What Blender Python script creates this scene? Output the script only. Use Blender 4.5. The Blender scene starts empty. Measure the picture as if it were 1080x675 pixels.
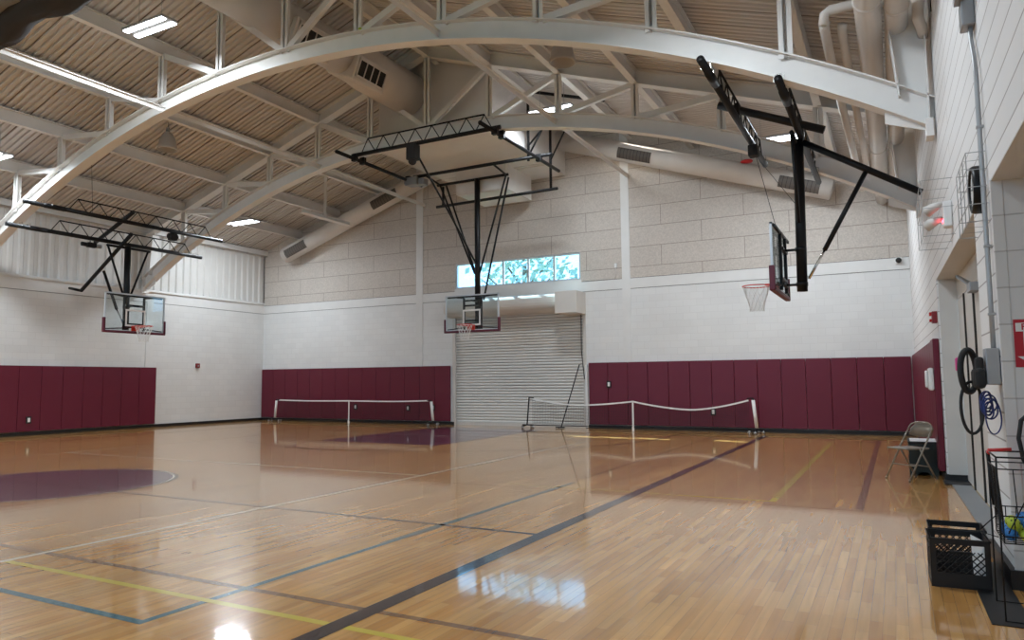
import bpy, bmesh, math, random
from mathutils import Vector, Matrix
random.seed(7)
S = bpy.context.scene
COL = S.collection
V = Vector
PI = math.pi

# ------------------------------------------------------------------ camera
cam_d = bpy.data.cameras.new('camera'); cam = bpy.data.objects.new('camera', cam_d); COL.objects.link(cam)
F_PX = 761.9; CAM_H = 1.45
vx = V((-905 - 540, -(414 - 337.5), -F_PX)); vy = V((945 - 540, -(399 - 337.5), -F_PX))
Xc = (-vx).normalized(); Yc = vy.normalized(); Zc = Xc.cross(Yc).normalized(); Yc = Zc.cross(Xc)
cam.matrix_world = Matrix.Translation((0, 0, CAM_H)) @ Matrix((Xc, Yc, Zc)).to_4x4()
cam_d.sensor_width = 36; cam_d.lens = 36 * F_PX / 1080; cam_d.clip_start = .05; cam_d.clip_end = 300
S.camera = cam

# ------------------------------------------------------------------ world, sun, exposure
S.view_settings.view_transform = 'Standard'; S.view_settings.look = 'None'
S.view_settings.exposure = 0.45; S.view_settings.gamma = 1; S.view_settings.use_curve_mapping = False
w = bpy.data.worlds.new('world'); S.world = w; w.use_nodes = True
bg = w.node_tree.nodes['Background']; bg.inputs[0].default_value = (.50, .76, 1.0, 1); bg.inputs[1].default_value = 3.0
sd = bpy.data.lights.new('sun', 'SUN'); sd.energy = 26; sd.angle = .012; sd.color = (1, .93, .82)
so = bpy.data.objects.new('sun', sd); COL.objects.link(so)
so.rotation_euler = V((5.4, -3.25, -5.0)).to_track_quat('-Z', 'Y').to_euler()

LAMP_W = 75.0       # watts of each light strip

# room numbers
XL, XR, Y1, Y0 = -22.34, 0.5, 20.9, -8.5
RX = -10.9          # ridge
SL = 1 / 3.0
TH = .0154
def deck_z(x): return 10.57 - SL * abs(x - RX)
def raf_z(x): return 10.2 - SL * abs(x - RX)
def W(o, a, z):     # point in the right wall's frame: off the wall, along it, up
    return V((.67 + o * math.cos(TH) - (a - 6) * math.sin(TH), 6 + o * math.sin(TH) + (a - 6) * math.cos(TH), z))
RWM = Matrix.Translation((.67, 6, 0)) @ Matrix.Rotation(TH, 4, 'Z') @ Matrix.Translation((0, -6, 0))

# ------------------------------------------------------------------ materials
MATS = {}
def mat(name, col, rough=.6, metal=0, **k):
    if name in MATS: return MATS[name]
    m = bpy.data.materials.new(name); m.use_nodes = True; MATS[name] = m
    b = m.node_tree.nodes['Principled BSDF']
    b.inputs['Base Color'].default_value = (*col, 1); b.inputs['Roughness'].default_value = rough
    b.inputs['Metallic'].default_value = metal
    for kk, v in k.items(): b.inputs[kk.replace('_', ' ')].default_value = v
    # slight procedural variation so that no surface is perfectly flat in tone
    nt = m.node_tree
    n = nt.nodes.new('ShaderNodeTexNoise'); n.inputs['Scale'].default_value = k.get('vs', 2.5) if False else 3.0
    tc = nt.nodes.new('ShaderNodeTexCoord'); nt.links.new(tc.outputs['Object'], n.inputs['Vector'])
    mx = nt.nodes.new('ShaderNodeMix'); mx.data_type = 'RGBA'
    mx.inputs[6].default_value = (*[c * .93 for c in col], 1); mx.inputs[7].default_value = (*[min(1, c * 1.05) for c in col], 1)
    nt.links.new(n.outputs['Fac'], mx.inputs[0]); nt.links.new(mx.outputs[2], b.inputs['Base Color'])
    return m
def emis(name, col, s):
    m = bpy.data.materials.new(name); m.use_nodes = True; MATS[name] = m
    b = m.node_tree.nodes['Principled BSDF']; b.inputs['Base Color'].default_value = (*col, 1)
    b.inputs['Emission Color'].default_value = (*col, 1); b.inputs['Emission Strength'].default_value = s
    return m
def N(m, t, **k):
    n = m.node_tree.nodes.new(t)
    for kk, v in k.items(): setattr(n, kk, v)
    return n
def L(m, a, b): m.node_tree.links.new(a, b)

def block_mat(name, col, mort, bw, bh, ms, bump, speck=0, offset=.5, vert='XZ', rough=.75, dist=.01, amt=1.0, bevel=0):
    """masonry: courses of blocks; vert says which object axes carry the courses"""
    m = bpy.data.materials.new(name); m.use_nodes = True; MATS[name] = m
    b = m.node_tree.nodes['Principled BSDF']; b.inputs['Roughness'].default_value = rough
    tc = N(m, 'ShaderNodeTexCoord'); sp = N(m, 'ShaderNodeSeparateXYZ'); L(m, tc.outputs['Object'], sp.inputs[0])
    cb = N(m, 'ShaderNodeCombineXYZ')
    L(m, sp.outputs['XYZ'.index(vert[0])], cb.inputs[0]); L(m, sp.outputs['XYZ'.index(vert[1])], cb.inputs[1])
    br = N(m, 'ShaderNodeTexBrick'); br.offset = offset; br.squash = 1
    br.inputs['Scale'].default_value = 1; br.inputs['Brick Width'].default_value = bw; br.inputs['Row Height'].default_value = bh
    br.inputs['Mortar Size'].default_value = ms; br.inputs['Mortar Smooth'].default_value = .2; br.inputs['Bias'].default_value = 0
    br.inputs['Color1'].default_value = (*[c * .975 for c in col], 1); br.inputs['Color2'].default_value = (*[min(1, c * 1.02) for c in col], 1)
    br.inputs['Mortar'].default_value = (*mort, 1)
    L(m, cb.outputs[0], br.inputs['Vector'])
    no = N(m, 'ShaderNodeTexNoise'); no.inputs['Scale'].default_value = 0.9; no.inputs['Detail'].default_value = 4
    L(m, tc.outputs['Object'], no.inputs['Vector'])
    mx = N(m, 'ShaderNodeMix', data_type='RGBA', blend_type='MULTIPLY'); mx.inputs[0].default_value = 1
    cr = N(m, 'ShaderNodeMapRange'); cr.inputs[3].default_value = .93; cr.inputs[4].default_value = 1.05
    L(m, no.outputs['Fac'], cr.inputs[0]); L(m, br.outputs['Color'], mx.inputs[6]); L(m, cr.outputs[0], mx.inputs[7])
    out = mx.outputs[2]
    n2 = N(m, 'ShaderNodeTexNoise'); n2.inputs['Scale'].default_value = 26 if speck else 60; n2.inputs['Detail'].default_value = 3
    L(m, tc.outputs['Object'], n2.inputs['Vector'])
    if speck:
        mr = N(m, 'ShaderNodeMapRange'); mr.inputs[1].default_value = .3; mr.inputs[2].default_value = .7
        mr.inputs[3].default_value = 1 - speck; mr.inputs[4].default_value = 1 + speck * .6
        L(m, n2.outputs['Fac'], mr.inputs[0])
        m2 = N(m, 'ShaderNodeMix', data_type='RGBA', blend_type='MULTIPLY'); m2.inputs[0].default_value = 1
        L(m, out, m2.inputs[6]); L(m, mr.outputs[0], m2.inputs[7]); out = m2.outputs[2]
    L(m, out, b.inputs['Base Color'])
    ad = N(m, 'ShaderNodeMath', operation='MULTIPLY_ADD'); ad.inputs[1].default_value = -1 * amt
    mu = N(m, 'ShaderNodeMath', operation='MULTIPLY'); mu.inputs[1].default_value = .15
    L(m, n2.outputs['Fac'], mu.inputs[0]); L(m, br.outputs['Fac'], ad.inputs[0]); L(m, mu.outputs[0], ad.inputs[2])
    bp = N(m, 'ShaderNodeBump'); bp.inputs['Strength'].default_value = bump; bp.inputs['Distance'].default_value = dist
    L(m, ad.outputs[0], bp.inputs['Height']); L(m, bp.outputs[0], b.inputs['Normal'])
    return m

WHITEP = (.72, .715, .70)
M_cmu_b = block_mat('cmu_back', (.76, .765, .76), (.70, .70, .695), .4, .2, .006, .25, vert='XZ')
M_cmu_l = block_mat('cmu_left', (.75, .75, .74), (.69, .685, .675), .4, .2, .006, .25, vert='YZ')
M_cmu_r = block_mat('cmu_right', (.77, .765, .765), (.42, .39, .38), 9, .2, .007, .6, vert='YZ')
M_pier = block_mat('cmu_pier', (.70, .68, .66), (.50, .47, .45), 9, .2605, .006, .5, vert='XZ')
M_band = mat('band', (.76, .76, .75), .6)
M_tect = block_mat('fibre_panel', (.60, .55, .50), (.36, .31, .27), 2.4, .61, .011, .12, speck=.13, vert='XZ', rough=.95)
M_steel = mat('white_steel', (.76, .74, .715), .45)
M_duct = mat('duct_paint', (.66, .62, .58), .5)
M_box = mat('plenum_paint', (.70, .67, .64), .6)
M_black = mat('black_steel', (.006, .006, .007), .45, Specular_IOR_Level=.3)
M_blackm = mat('black_matte', (.02, .02, .021), .75)
M_rubber = mat('black_rubber', (.012, .012, .013), .5)
M_maroon = mat('maroon_vinyl', (.135, .012, .03), .42, Specular_IOR_Level=.4)
M_maroond = mat('maroon_pad', (.10, .008, .025), .5)
M_orange = mat('rim_orange', (.62, .03, .015), .4)
M_net = mat('net_cord', (.75, .74, .72), .8)
M_chrome = mat('chrome', (.7, .7, .7), .22, 1)
M_grey = mat('grey_metal', (.32, .33, .34), .4, .6)
M_galv = mat('galvanised', (.42, .43, .44), .45, .5)
M_dark = mat('dark_void', (.02, .018, .016), .8)
M_grille = mat('grille', (.10, .085, .075), .6)
M_white = mat('white_plastic', (.8, .8, .79), .4)
M_tape = mat('white_tape', (.82, .82, .80), .7)
M_door = block_mat('rolling_slats', (.74, .725, .69), (.36, .34, .31), 60, .094, .011, .05, vert='XZ', rough=.6)  # dark stripe at each slat joint paints in the groove shading
M_hood = mat('hood_paint', (.66, .63, .585), .35)
M_jamb = mat('jamb_paint', (.62, .60, .57), .5)
M_alu = mat('aluminium', (.60, .64, .68), .4, .3)
M_cloth = mat('black_cloth', (.035, .033, .036), .85)
M_clothg = mat('grey_cloth', (.20, .19, .18), .9)
M_beige = mat('beige_enamel', (.26, .225, .18), .3, .3)
M_red = mat('red_paint', (.55, .02, .02), .4)
M_redd = mat('alarm_red', (.22, .015, .02), .4)
M_signr = mat('sign_red', (.42, .012, .025), .5)
M_signw = mat('sign_white', (.78, .77, .75), .5)
M_blue = mat('ball_blue', (.02, .18, .50), .5)
M_green = mat('ball_green', (.50, .62, .05), .5)
M_cord = mat('blue_cord', (.015, .03, .16), .5)
M_pink = mat('pink_rubber', (.75, .08, .30), .5)
M_tan = mat('old_shade', (.44, .40, .36), .5)
M_leaf = mat('leaf', (.26, .36, .34), .8)  # pale blue tone puts the overexposed haze into the leaf colour
M_bark = mat('bark', (.12, .09, .06), .9)
M_grass = mat('grass', (.12, .18, .06), .9)
M_led = emis('led_lens', (.88, .94, 1.0), 6)
M_fix = mat('fixture_grey', (.38, .39, .40), .5)
M_redled = emis('red_led', (1, .05, .08), 9)
M_glassw = bpy.data.materials.new('window_glass'); M_glassw.use_nodes = True
def glass(m, tint, gl=.08):
    nt = m.node_tree; nt.nodes.clear()
    o = nt.nodes.new('ShaderNodeOutputMaterial'); t = nt.nodes.new('ShaderNodeBsdfTransparent'); g = nt.nodes.new('ShaderNodeBsdfGlossy')
    t.inputs[0].default_value = (*tint, 1); g.inputs['Roughness'].default_value = .02
    lw = nt.nodes.new('ShaderNodeLayerWeight'); lw.inputs[0].default_value = .5
    pw = nt.nodes.new('ShaderNodeMath'); pw.operation = 'POWER'; pw.inputs[1].default_value = 5; nt.links.new(lw.outputs['Facing'], pw.inputs[0])
    f = nt.nodes.new('ShaderNodeMath'); f.operation = 'MULTIPLY_ADD'; f.inputs[1].default_value = .9; f.inputs[2].default_value = gl * .5
    nt.links.new(pw.outputs[0], f.inputs[0])
    mx = nt.nodes.new('ShaderNodeMixShader'); nt.links.new(f.outputs[0], mx.inputs[0])
    nt.links.new(t.outputs[0], mx.inputs[1]); nt.links.new(g.outputs[0], mx.inputs[2]); nt.links.new(mx.outputs[0], o.inputs[0])
glass(M_glassw, (.70, .88, .975))
M_glassb = bpy.data.materials.new('board_glass'); M_glassb.use_nodes = True
glass(M_glassb, (.86, .90, .91))

# deck: painted metal with a dark seam each sheet
M_deck = bpy.data.materials.new('metal_deck'); M_deck.use_nodes = True
def deckm(m):
    b = m.node_tree.nodes['Principled BSDF']; b.inputs['Roughness'].default_value = .5
    tc = N(m, 'ShaderNodeTexCoord'); sp = N(m, 'ShaderNodeSeparateXYZ'); L(m, tc.outputs['Object'], sp.inputs[0])
    d = N(m, 'ShaderNodeMath', operation='DIVIDE'); d.inputs[1].default_value = .608; L(m, sp.outputs[1], d.inputs[0])
    f = N(m, 'ShaderNodeMath', operation='FRACT'); L(m, d.outputs[0], f.inputs[0])
    lt = N(m, 'ShaderNodeMath', operation='LESS_THAN'); lt.inputs[1].default_value = .014; L(m, f.outputs[0], lt.inputs[0])
    no = N(m, 'ShaderNodeTexNoise'); no.inputs['Scale'].default_value = .7; L(m, tc.outputs['Object'], no.inputs['Vector'])
    mx0 = N(m, 'ShaderNodeMix', data_type='RGBA'); mx0.inputs[6].default_value = (.60, .565, .55, 1); mx0.inputs[7].default_value = (.67, .63, .61, 1)
    L(m, no.outputs['Fac'], mx0.inputs[0])
    mx = N(m, 'ShaderNodeMix', data_type='RGBA'); mx.inputs[7].default_value = (.26, .21, .18, 1)
    L(m, mx0.outputs[2], mx.inputs[6]); L(m, lt.outputs[0], mx.inputs[0]); L(m, mx.outputs[2], b.inputs['Base Color'])
deckm(M_deck)
M_siding = mat('siding', (.66, .65, .63), .5)

# floor: maple strips under a gloss finish; painted lines share the finish
def floor_mat(name, paint=None):
    m = bpy.data.materials.new(name); m.use_nodes = True
    b = m.node_tree.nodes['Principled BSDF']
    b.inputs['Roughness'].default_value = .24; b.inputs['Coat Weight'].default_value = .78
    b.inputs['Coat Roughness'].default_value = .055; b.inputs['Coat IOR'].default_value = 1.4
    b.inputs['IOR'].default_value = 1.5; b.inputs['Specular IOR Level'].default_value = .40
    tc = N(m, 'ShaderNodeTexCoord'); sp = N(m, 'ShaderNodeSeparateXYZ'); L(m, tc.outputs['Object'], sp.inputs[0])
    cb = N(m, 'ShaderNodeCombineXYZ'); L(m, sp.outputs[1], cb.inputs[0]); L(m, sp.outputs[0], cb.inputs[1])
    br = N(m, 'ShaderNodeTexBrick'); br.offset = .37; br.offset_frequency = 2
    br.inputs['Scale'].default_value = 1; br.inputs['Brick Width'].default_value = .62; br.inputs['Row Height'].default_value = .068
    br.inputs['Mortar Size'].default_value = .0012; br.inputs['Mortar Smooth'].default_value = .3; br.inputs['Bias'].default_value = -.1
    br.inputs['Color1'].default_value = (.52, .245, .062, 1); br.inputs['Color2'].default_value = (.68, .375, .118, 1)
    br.inputs['Mortar'].default_value = (.34, .16, .06, 1)
    L(m, cb.outputs[0], br.inputs['Vector'])
    # grain along the strips
    mp = N(m, 'ShaderNodeMapping'); mp.inputs['Scale'].default_value = (22, 1.1, 1); L(m, tc.outputs['Object'], mp.inputs[0])
    no = N(m, 'ShaderNodeTexNoise'); no.inputs['Scale'].default_value = 1; no.inputs['Detail'].default_value = 5; L(m, mp.outputs[0], no.inputs['Vector'])
    mr = N(m, 'ShaderNodeMapRange'); mr.inputs[1].default_value = .3; mr.inputs[2].default_value = .7; mr.inputs[3].default_value = .84; mr.inputs[4].default_value = 1.12
    L(m, no.outputs['Fac'], mr.inputs[0])
    mx = N(m, 'ShaderNodeMix', data_type='RGBA', blend_type='MULTIPLY'); mx.inputs[0].default_value = 1
    L(m, br.outputs['Color'], mx.inputs[6]); L(m, mr.outputs[0], mx.inputs[7])
    n2 = N(m, 'ShaderNodeTexNoise'); n2.inputs['Scale'].default_value = 1; n2.inputs['Detail'].default_value = 4; mp2 = N(m, 'ShaderNodeMapping'); mp2.inputs['Scale'].default_value = (2.6, .38, 1); L(m, tc.outputs['Object'], mp2.inputs[0]); L(m, mp2.outputs[0], n2.inputs['Vector'])
    mr2 = N(m, 'ShaderNodeMapRange'); mr2.inputs[1].default_value = .25; mr2.inputs[2].default_value = .75; mr2.inputs[3].default_value = .80; mr2.inputs[4].default_value = 1.18; L(m, n2.outputs['Fac'], mr2.inputs[0])
    mx2 = N(m, 'ShaderNodeMix', data_type='RGBA', blend_type='MULTIPLY'); mx2.inputs[0].default_value = 1
    L(m, mx.outputs[2], mx2.inputs[6]); L(m, mr2.outputs[0], mx2.inputs[7])
    if paint:
        mp_ = N(m, 'ShaderNodeMix', data_type='RGBA'); mp_.inputs[0].default_value = paint[3]
        L(m, mx2.outputs[2], mp_.inputs[6]); mp_.inputs[7].default_value = (*paint[:3], 1)
        L(m, mp_.outputs[2], b.inputs['Base Color'])
    else:
        L(m, mx2.outputs[2], b.inputs['Base Color'])
    # each strip lies at a slightly different tilt: a soft wave across strips plus the joints
    wv = N(m, 'ShaderNodeTexNoise'); wv.inputs['Scale'].default_value = 1; wv.inputs['Detail'].default_value = 2
    mp3 = N(m, 'ShaderNodeMapping'); mp3.inputs['Scale'].default_value = (17, .9, 1); L(m, tc.outputs['Object'], mp3.inputs[0]); L(m, mp3.outputs[0], wv.inputs['Vector'])
    ad = N(m, 'ShaderNodeMath', operation='MULTIPLY_ADD'); ad.inputs[1].default_value = -.25
    L(m, br.outputs['Fac'], ad.inputs[0]); L(m, wv.outputs['Fac'], ad.inputs[2])
    bp = N(m, 'ShaderNodeBump'); bp.inputs['Strength'].default_value = .15; bp.inputs['Distance'].default_value = .0035
    L(m, ad.outputs[0], bp.inputs['Height']); L(m, bp.outputs[0], b.inputs['Normal']); L(m, bp.outputs[0], b.inputs['Coat Normal'])
    return m
FM = {'wood': floor_mat('maple_floor'), 'black': floor_mat('line_black', (.012, .010, .02, .96)),
      'purple': floor_mat('paint_maroon', (.085, .018, .06, .95)), 'white': floor_mat('line_white', (.75, .70, .58, .9)),
      'yellow': floor_mat('line_yellow', (.66, .52, .08, .95)), 'teal': floor_mat('line_teal', (.015, .14, .19, .95)),
      'brown': floor_mat('line_brown', (.14, .07, .05, .75))}

# ------------------------------------------------------------------ mesh builder
class MB:
    """collects shapes given in world coordinates (or through M) and builds ONE mesh object in its parent's frame"""
    def __init__(s, M=None): s.v = []; s.f = []; s.mi = []; s.M = M; s.cur = 0; s.sm = []
    def add(s, vs, fs, smooth=False, M=None):
        o = len(s.v)
        for p in vs:
            p = V(p)
            if M is not None: p = M @ p
            if s.M is not None: p = s.M @ p
            s.v.append(p)
        for f in fs: s.f.append([i + o for i in f]); s.mi.append(s.cur); s.sm.append(smooth)
        return s
    def box(s, x0, x1, y0, y1, z0, z1, M=None):
        vs = [(x, y, z) for x in (x0, x1) for y in (y0, y1) for z in (z0, z1)]
        return s.add(vs, [(0, 1, 3, 2), (4, 6, 7, 5), (0, 4, 5, 1), (2, 3, 7, 6), (0, 2, 6, 4), (1, 5, 7, 3)], M=M)
    def bbox(s, x0, x1, y0, y1, z0, z1, b=.01, M=None):
        bm = bmesh.new(); bmesh.ops.create_cube(bm, size=1)
        for v in bm.verts: v.co = V((x0 + (v.co.x + .5) * (x1 - x0), y0 + (v.co.y + .5) * (y1 - y0), z0 + (v.co.z + .5) * (z1 - z0)))
        bmesh.ops.bevel(bm, geom=bm.edges[:], offset=b, segments=2, profile=.5, affect='EDGES')
        bm.verts.index_update(); vs = [v.co.copy() for v in bm.verts]; fs = [[v.index for v in f.verts] for f in bm.faces]; bm.free()
        return s.add(vs, fs, M=M)
    def bar(s, p, q, w, h, up=(0, 0, 1), M=None):
        p, q = V(p), V(q); d = (q - p).normalized(); up = V(up)
        if abs(d.dot(up)) > .98: up = V((0, 1, 0))
        a = d.cross(up).normalized(); b = a.cross(d)
        vs = [e + a * i * w / 2 + b * j * h / 2 for e in (p, q) for i, j in ((-1, -1), (1, -1), (1, 1), (-1, 1))]
        return s.add(vs, [(3, 2, 1, 0), (4, 5, 6, 7), (0, 1, 5, 4), (1, 2, 6, 5), (2, 3, 7, 6), (3, 0, 4, 7)], M=M)
    def tube(s, pts, r, n=10, cap=True, M=None, closed=False):
        pts = [V(p) for p in pts]; m = len(pts); rs = r if isinstance(r, (list, tuple)) else [r] * m
        vs = []; up = V((0, 0, 1)); pa = None
        for i, p in enumerate(pts):
            if closed: d = pts[(i + 1) % m] - pts[i - 1]
            else: d = pts[min(i + 1, m - 1)] - pts[max(i - 1, 0)]
            d = d.normalized() if d.length > 1e-9 else V((0, 0, 1))
            if pa is None:
                pa = d.cross(up)
                if pa.length < .05: pa = d.cross(V((1, 0, 0)))
                pa.normalize()
            pa = (pa - d * pa.dot(d)).normalized(); pb = d.cross(pa)
            for k in range(n):
                t = 2 * PI * k / n; vs.append(p + (pa * math.cos(t) + pb * math.sin(t)) * rs[i])
        fs = []
        for i in range(m if closed else m - 1):
            j = (i + 1) % m
            for k in range(n):
                fs.append((i * n + k, i * n + (k + 1) % n, j * n + (k + 1) % n, j * n + k))
        if cap and not closed: fs.append(tuple(range(n))[::-1]); fs.append(tuple((m - 1) * n + k for k in range(n)))
        return s.add(vs, fs, smooth=n > 5, M=M)
    def lathe(s, prof, n=24, M=None):
        vs = [(r * math.cos(2 * PI * k / n), r * math.sin(2 * PI * k / n), z) for r, z in prof for k in range(n)]
        fs = [(i * n + k, i * n + (k + 1) % n, (i + 1) * n + (k + 1) % n, (i + 1) * n + k) for i in range(len(prof) - 1) for k in range(n)]
        return s.add(vs, fs, smooth=True, M=M)
    def prism(s, poly, d, M=None):
        """polygon (list of 3D points) pushed by vector d"""
        n = len(poly); poly = [V(p) for p in poly]; d = V(d)
        vs = poly + [p + d for p in poly]
        fs = [tuple(range(n))[::-1], tuple(range(n, 2 * n))] + [(k, (k + 1) % n, n + (k + 1) % n, n + k) for k in range(n)]
        return s.add(vs, fs, M=M)
    def quad(s, a, b, c, d): return s.add([a, b, c, d], [(0, 1, 2, 3)])
    def sphere(s, c, r, n=12, M=None, sc=(1, 1, 1)):
        prof = [(max(1e-4, math.sin(PI * i / n)), -math.cos(PI * i / n)) for i in range(n + 1)]
        MM = Matrix.Translation(c) @ Matrix.Diagonal((r * sc[0], r * sc[1], r * sc[2], 1))
        if M is not None: MM = M @ MM
        return s.lathe(prof, n + 4, M=MM)
    def sweep(s, pts, rects, nrm):
        """rects: (n0,n1,b0,b1) in path normal / binormal (binormal = nrm fixed)"""
        pts = [V(p) for p in pts]; B = V(nrm)
        for n0, n1, b0, b1 in rects:
            vs = []
            for i, p in enumerate(pts):
                d = (pts[min(i + 1, len(pts) - 1)] - pts[max(i - 1, 0)]).normalized(); nn = B.cross(d).normalized()
                if nn.z < 0: nn = -nn
                for a, b in ((n0, b0), (n1, b0), (n1, b1), (n0, b1)): vs.append(p + nn * a + B * b)
            fs = [(0, 1, 2, 3), tuple((len(pts) - 1) * 4 + k for k in (3, 2, 1, 0))]
            for i in range(len(pts) - 1):
                for k in range(4): fs.append((i * 4 + k, (i + 1) * 4 + k, (i + 1) * 4 + (k + 1) % 4, i * 4 + (k + 1) % 4))
            s.add(vs, fs)
        return s
    def build(s, name, m, parent=None, label=None):
        me = bpy.data.meshes.new(name)
        base = MWORLD.get(parent.name, Matrix()) if parent else Matrix()
        own = Matrix()
        if parent is None or True:
            if s.v:
                lo = V([min(p[i] for p in s.v) for i in range(3)]); hi = V([max(p[i] for p in s.v) for i in range(3)])
                if parent is None and not getattr(s, 'world', False): own = Matrix.Translation(((lo.x + hi.x) / 2, (lo.y + hi.y) / 2, lo.z))
        inv = (base @ own).inverted() if parent is None else base.inverted()
        me.from_pydata([inv @ p for p in s.v], [], s.f); me.update()
        for mm in (m if isinstance(m, (list, tuple)) else [m]): me.materials.append(mm)
        for i, p in enumerate(me.polygons): p.material_index = s.mi[i]; p.use_smooth = s.sm[i]
        bm = bmesh.new(); bm.from_mesh(me); bmesh.ops.recalc_face_normals(bm, faces=bm.faces[:]); bm.to_mesh(me); bm.free()
        o = bpy.data.objects.new(name, me); COL.objects.link(o)
        if parent: o.parent = parent; MWORLD[o.name] = base
        else: o.matrix_world = own; MWORLD[o.name] = own
        if label: o['label'] = label
        return o
MWORLD = {}
def thing(name, label, cat, loc=(0, 0, 0), rotz=0, group=None):
    o = bpy.data.objects.new(name, None); COL.objects.link(o); o.empty_display_size = .1
    o.location = loc; o.rotation_euler = (0, 0, rotz)
    MWORLD[o.name] = Matrix.Translation(loc) @ Matrix.Rotation(rotz, 4, 'Z')
    return tag(o, label, cat, group)
def tag(o, label, cat, group=None):
    o['label'] = label; o['category'] = cat
    if group: o['group'] = group
    return o
def struct(name, mb, m, label=None):
    mb.world = True; o = mb.build(name, m); o['kind'] = 'structure'
    o['label'] = label or name; o['category'] = name.split('_')[0]
    return o
ORD = ['first', 'second', 'third', 'fourth', 'fifth', 'sixth', 'seventh', 'eighth', 'ninth', 'tenth', 'eleventh', 'twelfth', 'thirteenth', 'fourteenth', 'fifteenth', 'sixteenth']

# ================================================================== SETTING
# ---- floor with its painted court markings
fb = MB(); keys = list(FM)
fb.cur = keys.index('wood')
fb.add([(XL - .3, Y0, 0), (4.5, Y0, 0), (4.5, Y1 + .3, 0), (XL - .3, Y1 + .3, 0), (XL - .3, Y0, -.2), (4.5, Y0, -.2), (4.5, Y1 + .3, -.2), (XL - .3, Y1 + .3, -.2)],
       [(0, 1, 2, 3), (7, 6, 5, 4), (0, 4, 5, 1), (1, 5, 6, 2), (2, 6, 7, 3), (3, 7, 4, 0)])
def strip(c, x0, x1, y0, y1, z=.0006):
    fb.cur = keys.index(c); fb.quad((x0, y0, z), (x1, y0, z), (x1, y1, z), (x0, y1, z))
def ring(c, cx, cy, r0, r1, a0=0, a1=360, z=.0008, n=72):
    fb.cur = keys.index(c); vs = []; fs = []
    for i in range(n + 1):
        t = math.radians(a0 + (a1 - a0) * i / n)
        vs += [(cx + r0 * math.cos(t), cy + r0 * math.sin(t), z), (cx + r1 * math.cos(t), cy + r1 * math.sin(t), z)]
    for i in range(n): fs.append((2 * i, 2 * i + 1, 2 * i + 3, 2 * i + 2))
    fb.add(vs, fs)
CX = -11.2
ring('purple', CX, 6.35, 0.001, 1.74, z=.0006); ring('white', CX, 6.35, 1.72, 1.745, z=.0009); ring('black', CX, 6.35, 1.745, 1.80, z=.0009)
strip('black', CX - 8.2, -3.03, 6.265, 6.325, .0012)
strip('purple', CX - 1.83, CX + 1.83, 13.97, 19.75, .0006)
ring('black', CX, 13.97, 1.79, 1.86, 180, 360, .001)
ring('black', CX, 18.17, 5.93, 6.0, 180, 360, .001)           # three-point arc
strip('black', CX - 6.0, CX - 5.95, 18.17, 19.75, .001); strip('black', CX + 5.95, CX + 6.0, 18.17, 19.75, .001)
strip('black', -3.10, -2.96, -8, 19.75, .0016); strip('black', CX - 8.23, CX - 8.15, -8, 19.75, .0016); strip('black', CX - 8.2, -3.0, 19.72, 19.77, .001)
strip('white', -6.63, -6.57, 3.37, 16.6, .0014); strip('white', -15.9, -6.57, 9.40, 9.46, .0011); strip('white', -15.9, -6.57, 16.55, 16.6, .0011); strip('white', -15.9, -15.85, 3.37, 16.6, .0014); strip('white', -15.9, -6.6, 3.37, 3.42, .0013)
strip('teal', -4.18, -4.12, 2.93, 9.7, .0012); strip('teal', -14, -4.18, 2.93, 2.99, .0012)
strip('yellow', -6.6, 0.2, 3.42, 3.48, .0013); strip('yellow', -4.9, -1.33, 9.17, 9.215, .0012); strip('yellow', -1.41, -1.33, 9.215, 18.0, .0012)
strip('brown', -14, -.38, 3.74, 3.80, .001); strip('brown', -.47, -.38, 9.0, 19.4, .001); strip('brown', -6.5, -.38, 8.93, 8.96, .001)
strip('black', -4.2, -4.17, 10.1, 18.6, .001)
struct('floor', fb, [FM[k] for k in keys], 'glossy maple gym floor with painted court lines')

# ---- back wall (openings: rolling door, window strip)
DX0, DX1, DZ = -13.3, -8.5, 3.62
WX0, WX1, WZ0, WZ1 = -13.25, -8.6, 4.62, 5.5
XE = .47
b = MB(); T = .14
for x0, x1, z0, z1 in ((XL - .3, DX0, 0, 4.22), (DX1, 1.2, 0, 4.22), (DX0, DX1, DZ, 4.22)): b.box(x0, x1, Y1, Y1 + T, z0, z1)
b.cur = 1
b.box(XL - .3, 1.2, Y1 - .012, Y1 + T, 4.235, 4.54); b.box(WX0 - .02, WX1 + .02, Y1 - .012, Y1 + T, 4.54, WZ0)
b.box(-14.88, -14.60, Y1 - .02, Y1, 0, 9.2); b.box(-7.24, -6.98, Y1 - .02, Y1, 0, 9.2)
b.cur = 2
b.box(XL - .3, WX0, Y1, Y1 + T, 4.555, WZ1); b.box(WX1, 1.2, Y1, Y1 + T, 4.555, WZ1)
zt = WZ1
b.box(XL - .3, 1.2, Y1, Y1 + T, zt, 6.5)
b.prism([(XL - .3, Y1, 6.5), (1.2, Y1, 6.5), (1.2, Y1, deck_z(1.2) + .05), (RX, Y1, 10.65), (XL - .3, Y1, deck_z(XL - .3) + .05)], (0, T, 0))
b.cur = 3
b.box(XL - .3, 1.2, Y1 + .02, Y1 + T, 4.22, 4.235); b.box(XL - .3, WX0, Y1 + .02, Y1 + T, 4.54, 4.555); b.box(WX1, 1.2, Y1 + .02, Y1 + T, 4.54, 4.555)  # near-black filler in the gaps paints the shadow lines along the band
struct('wall_back', b, [M_cmu_b, M_band, M_tect, M_dark], 'white block back wall with tan fibre panels above')
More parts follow.
